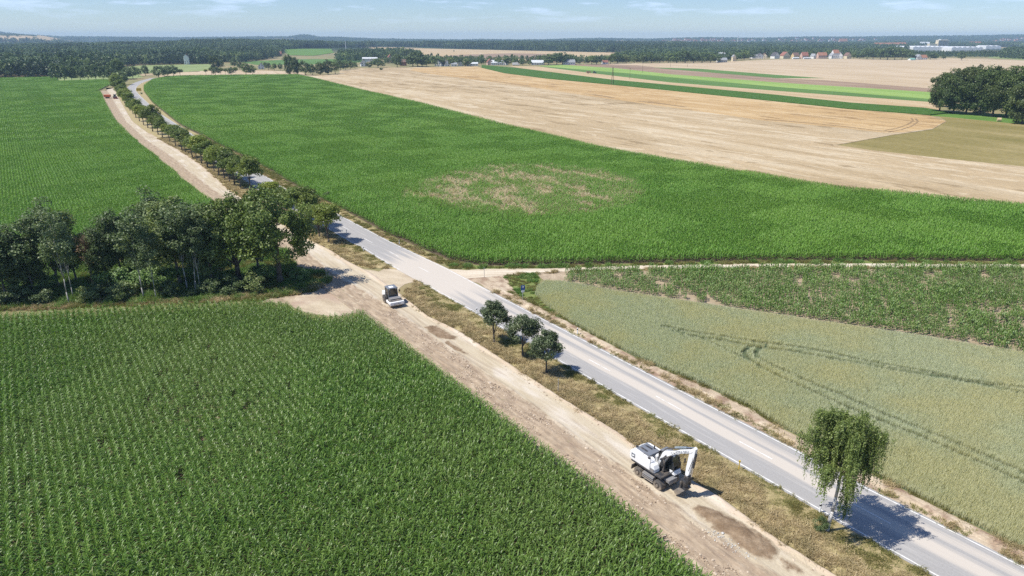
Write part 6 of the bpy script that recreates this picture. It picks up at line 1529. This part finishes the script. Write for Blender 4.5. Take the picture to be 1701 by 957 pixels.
    MB().box((-.25, -.95, 2.55), (.18, .2, .14)).build('filter_cap', X['dark'], e)
    # cab on the far side
    cb = MB().prism([(-.15, 1.44), (1.55, 1.44), (1.78, 1.75), (1.78, 2.15), (1.45, 3.08), (.05, 3.10), (-.15, 2.9)], .30, 1.20).build('cab', X['glass'], e, bevel=.04)
    MB().prism([(-.10, 3.06), (1.42, 3.05), (1.36, 3.16), (.0, 3.18)], .33, 1.17).build('cab_roof', X['deck'], cb, bevel=.03)
    fr = MB()
    for y in (.29, 1.21):
        fr.path([(-.15, y, 1.44), (-.15, y, 2.9), (.05, y, 3.1), (1.45, y, 3.08), (1.78, y, 2.15), (1.78, y, 1.75), (1.55, y, 1.44)], [.045] * 7, 6); fr.tube((.75, y, 1.44), (.75, y, 3.08), .04, .04, 6)
    fr.build('cab_frame', X['dark'], cb)
    MB().prism([(1.30, 1.30), (1.95, 1.30), (1.95, 1.36), (1.78, 1.70), (1.30, 1.70)], .28, 1.22).build('cab_floor', X['white'], cb, bevel=.03)
    MB().tube((1.70, 1.25, 2.7), (1.95, 1.50, 2.7), .02, .02, 6).box((1.98, 1.54, 2.55), (.06, .2, .42)).build('mirror', X['dark'], e)
    # boom
    y0 = .12; nm = MB()
    kx, kz = 1.00, 3.38; tx, tz = 3.82, 5.12
    lower = MB().prism([(-.02, 1.60), (.30, 1.46), (.62, 1.92), (1.18, 3.02), (1.42, 3.30), (1.16, 3.66), (.84, 3.60), (.60, 3.30), (.18, 2.20)], y0 - .24, y0 + .24).build('lower_boom', X['white'], e, bevel=.03)
    up = MB().prism([(.92, 3.30), (1.20, 3.16), (1.62, 3.48), (2.6, 4.20), (tx + .05, tz - .20), (tx + .16, tz), (tx - .02, tz + .17), (2.55, 4.58), (1.9, 4.08), (1.30, 3.76), (1.02, 3.66)], y0 - .19, y0 + .19).build('upper_boom', X['white'], e, bevel=.03)
    tm = text_mesh('LAUSTRA BAU', .36); tm.materials.append(X['text']); to = link('lettering', tm, None, up)
    ang = math.atan2(tz - 4.36, tx - 2.62); to.location = (2.62, y0 - .205, 4.36); to.rotation_euler = Matrix([(math.cos(ang), -math.sin(ang), 0), (0, 0, -1), (math.sin(ang), math.cos(ang), 0)]).to_euler()
    # cylinders
    def cyl(a, b, y, r, name, k=.55, mat='cyl'):
        a, b = Vector((a[0], y, a[1])), Vector((b[0], y, b[1])); m = a.lerp(b, k)
        c = MB().tube(a, m, r, r, 12).build(name, X[mat], e); MB().tube(m, b, r * .5, r * .5, 10).build('piston', X['chrome'], c)
    cyl((.98, 1.52), (.98, 2.72), y0 - .34, .10, 'lift_cylinder', .6, 'dark'); cyl((.98, 1.52), (.98, 2.72), y0 + .34, .10, 'lift_cylinder', .6, 'dark')
    cyl((.45, 2.5), (1.75, 3.62), y0 - .27, .085, 'adjust_cylinder', .6, 'dark')
    cyl((1.9, 4.42), (4.02, 5.52), y0, .12, 'stick_cylinder', .62)
    ho = MB()
    for k, off in enumerate((-.16, -.05, .06, .17)): ho.path([(.1, y0 + off, 2.1), (.35, y0 + off - .1, 2.9 + .08 * k), (.85, y0 + off, 3.8), (1.5, y0 + off, 4.12), (2.5, y0 + off * .6, 4.76), (3.6, y0 + off * .6, 5.3), (4.05, y0 + off * .6, 5.15), (4.05, y0 + off, 4.2), (3.75, y0 + off, 3.0)], [.03] * 9, 5)
    for k in range(5): ho.path([(.3 + .1 * k, y0 - .3, 1.5), (.55 + .1 * k, y0 - .38 - .04 * k, 2.1), (.75 + .06 * k, y0 - .30, 2.8), (1.1, y0 - .22, 3.3)], [.035] * 4, 5)
    ho.build('hydraulic_hose', X['dark'], e)
    # stick, linkage, coupler, bucket
    st = MB().prism([(tx - .18, tz - .12), (tx + .02, tz + .06), (4.06, 5.62), (4.28, 5.48), (4.20, 4.75), (3.78, 2.52), (3.58, 2.30), (3.38, 2.42), (3.42, 3.2)], y0 - .16, y0 + .16).build('stick', X['white'], e, bevel=.03)
    cyl((4.30, 5.00), (3.98, 2.45), y0, .10, 'bucket_cylinder', .6, 'dark')
    MB().box((3.62, y0, 2.12), (.44, .52, .50)).box((3.42, y0, 1.72), (.62, .70, .34)).tube((3.40, y0, 1.55), (3.40, y0, 1.10), .30, .26, 14).box((3.32, y0, .95), (.74, .58, .26)).tube((3.75, y0 - .3, 1.95), (3.75, y0 + .3, 1.95), .12, .12, 10).box((3.62, y0 + .35, 1.5), (.2, .18, .6)).box((3.2, y0 - .36, 1.42), (.2, .16, .5)).build('tiltrotator', X['dark'], e, bevel=.01)
    bk = MB(); w = .64
    prof = [(3.62, .86), (3.30, .90), (2.98, .82), (2.76, .60), (2.72, .36), (2.86, .22), (3.02, .20)]
    inner = [(3.02, .235), (2.88, .26), (2.77, .38), (2.80, .58), (3.00, .775), (3.30, .85), (3.62, .81)]
    bk.prism(prof + inner, y0 - w, y0 + w)
    for s in (-1, 1): bk.prism([(3.62, .86), (3.30, .90), (2.98, .82), (2.76, .60), (2.72, .36), (2.86, .22), (3.02, .20), (3.35, .5)], y0 + s * w - .02, y0 + s * w + .02)
    bk.build('bucket', X['steel'], e)
    for x, y, z in ((1.55, .45, 3.2), (1.55, 1.05, 3.2), (2.0, y0 - .25, 4.0)): MB().box((x, y, z), (.10, .16, .12)).build('work_lamp', X['lamp'], e)
excavator()

# ------------------------------------------------------------------ single drum roller
def roller():
    c = (G(645, 503) + G(657, 508)) / 2 + L * .15
    e = empty('road_roller', (c[0], c[1], .03), RD - .10); tag(e, 'white single drum road roller with dark glass cab parked on the sand at the crossing', 'road roller'); e.scale = (.94,) * 3
    MB().lathe_y([(-1.05, .05), (-1.05, .70), (-1.0, .75), (1.0, .75), (1.05, .70), (1.05, .05)], (1.35, 0, .75), 36).build('drum', X['steel'], e)
    fr = MB().box((2.25, 0, .82), (.22, 2.5, .42)).box((.42, 0, .88), (.25, 2.4, .36)).box((1.35, 1.18, .90), (2.0, .14, .42)).box((1.35, -1.18, .90), (2.0, .14, .42)).box((2.1, 0, 1.08), (.5, 2.3, .1))
    fr.build('drum_frame', X['white'], e, bevel=.04)
    MB().box((1.25, 0, 1.5), (1.0, 1.9, .06)).build('drum_cover', X['grey'], e)
    MB().box((-.05, 0, .85), (.7, .7, .5)).box((-1.1, 0, .95), (2.0, 1.1, .5)).build('chassis', X['dark'], e)
    cb = MB().prism([(-1.15, 1.2), (.38, 1.2), (.50, 1.5), (.42, 2.86), (-1.15, 2.86)], -.78, .78).build('cab', X['glass'], e, bevel=.03)
    f = MB()
    for y in (-.79, .79):
        f.path([(-1.16, y, 1.2), (-1.16, y, 2.86), (.43, y, 2.86), (.51, y, 1.5), (.40, y, 1.2)], [.055] * 5, 6)
    f.tube((.47, -.4, 1.4), (.43, -.4, 2.86), .03, .03, 6); f.build('cab_frame', X['deck'], cb)
    MB().box((.46, 0, 1.36), (.14, 1.3, .30)).build('cab_front_panel', X['white'], cb, bevel=.03)
    ro = MB().box((-.36, 0, 2.95), (1.80, 1.74, .16)).build('cab_roof', X['deck'], cb, bevel=.05); MB().box((-.1, -.1, 3.05), (.8, .7, .05)).build('roof_hatch', X['white'], ro)
    MB().prism([(-2.95, .95), (-1.2, .95), (-1.2, 1.95), (-2.55, 1.82), (-2.90, 1.45)], -.85, .85).build('engine_hood', X['white'], e, bevel=.10)
    for s in (-1, 1): wheel(e, -1.15, s * .88, s, r=.74, w=.52, twin=False)
    MB().tube((.40, .80, 2.5), (.55, 1.12, 2.55), .02, .02, 6).box((.56, 1.16, 2.40), (.05, .2, .36)).build('mirror', X['dark'], e)
    MB().tube((.40, -.80, 2.5), (.55, -1.08, 2.55), .02, .02, 6).box((.56, -1.12, 2.40), (.05, .16, .3)).build('mirror', X['dark'], e)
    for y in (-.6, .6): MB().box((.40, y, 2.80), (.1, .2, .12)).build('work_lamp', X['lamp'], e)
    MB().box((2.37, 0, .82), (.01, 1.2, .10)).build('front_stripe', X['text'], e)
    MB().path([(.25, .95, 1.2), (.25, .95, 1.9), (-.4, .95, 2.0)], [.025] * 3, 6).build('handrail', X['dark'], e)
roller()

# ------------------------------------------------------------------ small far machines
O_ = plain('machine_orange', (.62, .13, .03), .5); RED = plain('machine_red', (.30, .035, .03), .5); TEAL = plain('tractor_teal', (.06, .26, .30), .4)
def trailer():
    b = G(179, 163.5); e = empty('orange_trailer', (b[0], b[1], .03), .15); tag(e, 'orange tipping trailer standing at the far end of the haul track', 'trailer')
    MB().prism([(-1.9, 1.1), (1.9, 1.1), (2.1, 2.5), (-2.1, 2.5)], -1.15, 1.15).build('tub', O_, e, bevel=.03)
    MB().box((0, 0, .95), (3.6, 1.0, .2)).box((2.6, 0, .7), (1.4, .16, .14)).build('chassis', RED, e)
    for x in (-.7, .5):
        for s in (-1, 1): wheel(e, x, s * 1.0, s, r=.48, w=.3, twin=False)
trailer()
def grader_tractor():
    b = G(191.5, 164); e = empty('tractor', (b[0], b[1], .03), RD); tag(e, 'dark tractor with a red levelling blade working at the far end of the haul track', 'tractor')
    MB().prism([(.3, .9), (2.5, .9), (2.55, 1.5), (2.2, 1.75), (.3, 1.8)], -.45, .45).build('hood', X['dark'], e, bevel=.05)
    cb = MB().prism([(-1.0, 1.1), (.4, 1.1), (.3, 2.75), (-.9, 2.75)], -.75, .75).build('cab', X['glass'], e, bevel=.05); MB().box((-.3, 0, 2.83), (1.6, 1.7, .14)).build('cab_roof', X['deck'], cb, bevel=.03)
    MB().tube((.9, .5, 1.7), (.9, .5, 3.2), .06, .05, 8).build('exhaust', X['dark'], e)
    for s in (-1, 1): wheel(e, -.6, s * .95, s, r=.85, w=.5, twin=False); wheel(e, 1.9, s * .85, s, r=.6, w=.4, twin=False)
    MB().box((3.2, 0, .5), (.12, 2.8, .8), .2).box((2.7, 0, .6), (.9, .2, .2)).build('levelling_blade', RED, e)
    MB().box((-1.9, 0, .9), (.8, 1.9, .7)).build('rear_ballast', X['grey'], e, bevel=.05)
grader_tractor()
def lorry():
    b = G(857, 109.3); e = empty('lorry', (b[0], b[1], 0), .03); tag(e, 'white box lorry parked at the tip of the dark green strip', 'lorry')
    MB().box((-1.2, 0, 3.0), (8.5, 2.5, 3.4)).build('cargo_box', W['white'], e, bevel=.04)
    cb = MB().prism([(3.4, .9), (5.5, .9), (5.6, 1.9), (5.2, 3.2), (3.4, 3.3)], -1.2, 1.2).build('cab', W['white'], e, bevel=.06); MB().box((4.6, -1.21, 2.4), (.9, .03, .8)).build('window', X['glass'], cb)
    MB().box((0, 0, 1.0), (10.4, .9, .3)).build('chassis', X['dark'], e)
    for x in (-3.6, -2.4, 4.4):
        for s in (-1, 1): wheel(e, x, s * 1.05, s, r=.52, w=.32, twin=False)
lorry()
def teal_tractor():
    b = G(987, 122); e = empty('tractor', (b[0], b[1], .05), .1); tag(e, 'teal tractor pulling a brown implement along the light green strip', 'tractor')
    MB().prism([(.3, .9), (2.5, .9), (2.55, 1.5), (2.2, 1.8), (.3, 1.9)], -.5, .5).build('hood', TEAL, e, bevel=.05)
    cb = MB().prism([(-1.1, 1.1), (.4, 1.1), (.3, 2.9), (-1.0, 2.9)], -.8, .8).build('cab', X['glass'], e, bevel=.05); MB().box((-.35, 0, 2.98), (1.6, 1.7, .16)).build('cab_roof', TEAL, cb, bevel=.03)
    for s in (-1, 1): wheel(e, -.6, s * .95, s, r=.9, w=.55, twin=False); wheel(e, 1.9, s * .85, s, r=.65, w=.45, twin=False)
    i = empty('farm_implement', (b[0] - 7.0, b[1] - .6, .05), .1); tag(i, 'brown spreader hitched behind the teal tractor', 'farm implement')
    MB().prism([(-2.6, 1.0), (2.4, 1.0), (2.6, 2.4), (-2.6, 2.4)], -1.1, 1.1).build('hopper', plain('implement_brown', (.24, .13, .08), .7), i, bevel=.04)
    MB().box((3.3, 0, .8), (2.2, .2, .2)).box((0, 0, .9), (5, .8, .2)).build('drawbar', X['dark'], i)
    for s in (-1, 1): wheel(i, -.3, s * .95, s, r=.6, w=.4, twin=False)
teal_tractor()

# ------------------------------------------------------------------ loose clods and stones on the track
CS_ = hidden_collection('clods')
def rock(seed, mat, flat=.6):
    r = np.random.default_rng(seed); bm = bmesh.new(); bmesh.ops.create_icosphere(bm, subdivisions=1, radius=.5)
    for v in bm.verts: v.co = Vector((v.co.x * r.uniform(.7, 1.2), v.co.y * r.uniform(.7, 1.2), v.co.z * flat * r.uniform(.7, 1.2)))
    me = bpy.data.meshes.new('clod'); bm.to_mesh(me); bm.free(); me.materials.append(mat); return me
M['clod'] = plain('clod_soil', (.30, .225, .16), .95, var=.3); M['clod_pale'] = plain('clod_sand', (.50, .41, .31), .95, var=.2); M['stone'] = plain('pale_stone', (.46, .45, .42), .8, var=.2)
for k in range(3): src(CS_, 'clod_a%d' % k, rock(k, M['clod']))
for k in range(3): src(CS_, 'clod_b%d' % k, rock(10 + k, M['clod_pale']))
for k in range(3): src(CS_, 'clod_c%d' % k, rock(20 + k, M['stone'], .8))
n = 16000; s = rng.uniform(10, 100, n); q = np.where(rng.random(n) < .8, rng.beta(1.3, 1.3, n) * .98, 1.86 + rng.normal(0, .07, n))
c = np.where(q < 1, C0(s) + (C1(s) - C0(s)) * q, C1(s) + (C2(s) - C1(s)) * np.clip(q - 1, 0, 1.06))
dens = fbm(s * .3, c * .8, 4, 44); k = dens > .46; s, c, q = s[k], c[k], q[k]; P = FROM_SC(s, c)
z = .012 + haul_h(s[:, None], np.stack([c, C0(s)], 1)[:, ::-1], np.stack([q, q], 1))[:, 1] * 0 + .06 * (q < 1)
scatter('soil_clods', CS_, np.column_stack([P, z]), rng.uniform(0, 6.28, len(P)), np.where(rng.random(len(P)) < .55, 0, 3) + rng.integers(0, 3, len(P)), np.exp(rng.normal(-2.35, .5, len(P))), 'loose soil clods along the edges of the haul track', 'soil clods')
n = 60; A = G(1192, 893); B_ = G(1245, 925); t = rng.random(n); P = A + (B_ - A) * t[:, None] + rng.normal(0, .38, (n, 2)); A2 = G(1190, 888)
P = np.vstack([P, A2 + rng.normal(0, .35, (40, 2))])
scatter('stones', CS_, np.column_stack([P, np.full(len(P), .10)]), rng.uniform(0, 6.28, len(P)), 6 + rng.integers(0, 3, len(P)), np.exp(rng.normal(-2.4, .45, len(P))), 'pale stones spilled along the lower side of the damp soil', 'stones')

# ------------------------------------------------------------------ air
def haze():
    m = bpy.data.materials.new('haze'); m.use_nodes = True; nt = m.node_tree; nt.nodes.clear()
    o = nt.nodes.new('ShaderNodeOutputMaterial'); v = nt.nodes.new('ShaderNodeVolumePrincipled')
    v.inputs['Color'].default_value = (.55, .78, 1.0, 1); v.inputs['Density'].default_value = HAZE; v.inputs['Anisotropy'].default_value = .0
    nt.links.new(v.outputs[0], o.inputs['Volume'])
    mb = MB().box((0, 5100, 52), (22400, 12600, 112)); ob = mb.build('haze', m); tag(ob, 'thin summer haze over the plain', 'haze', kind='stuff')
HAZE = 0.0001
haze()
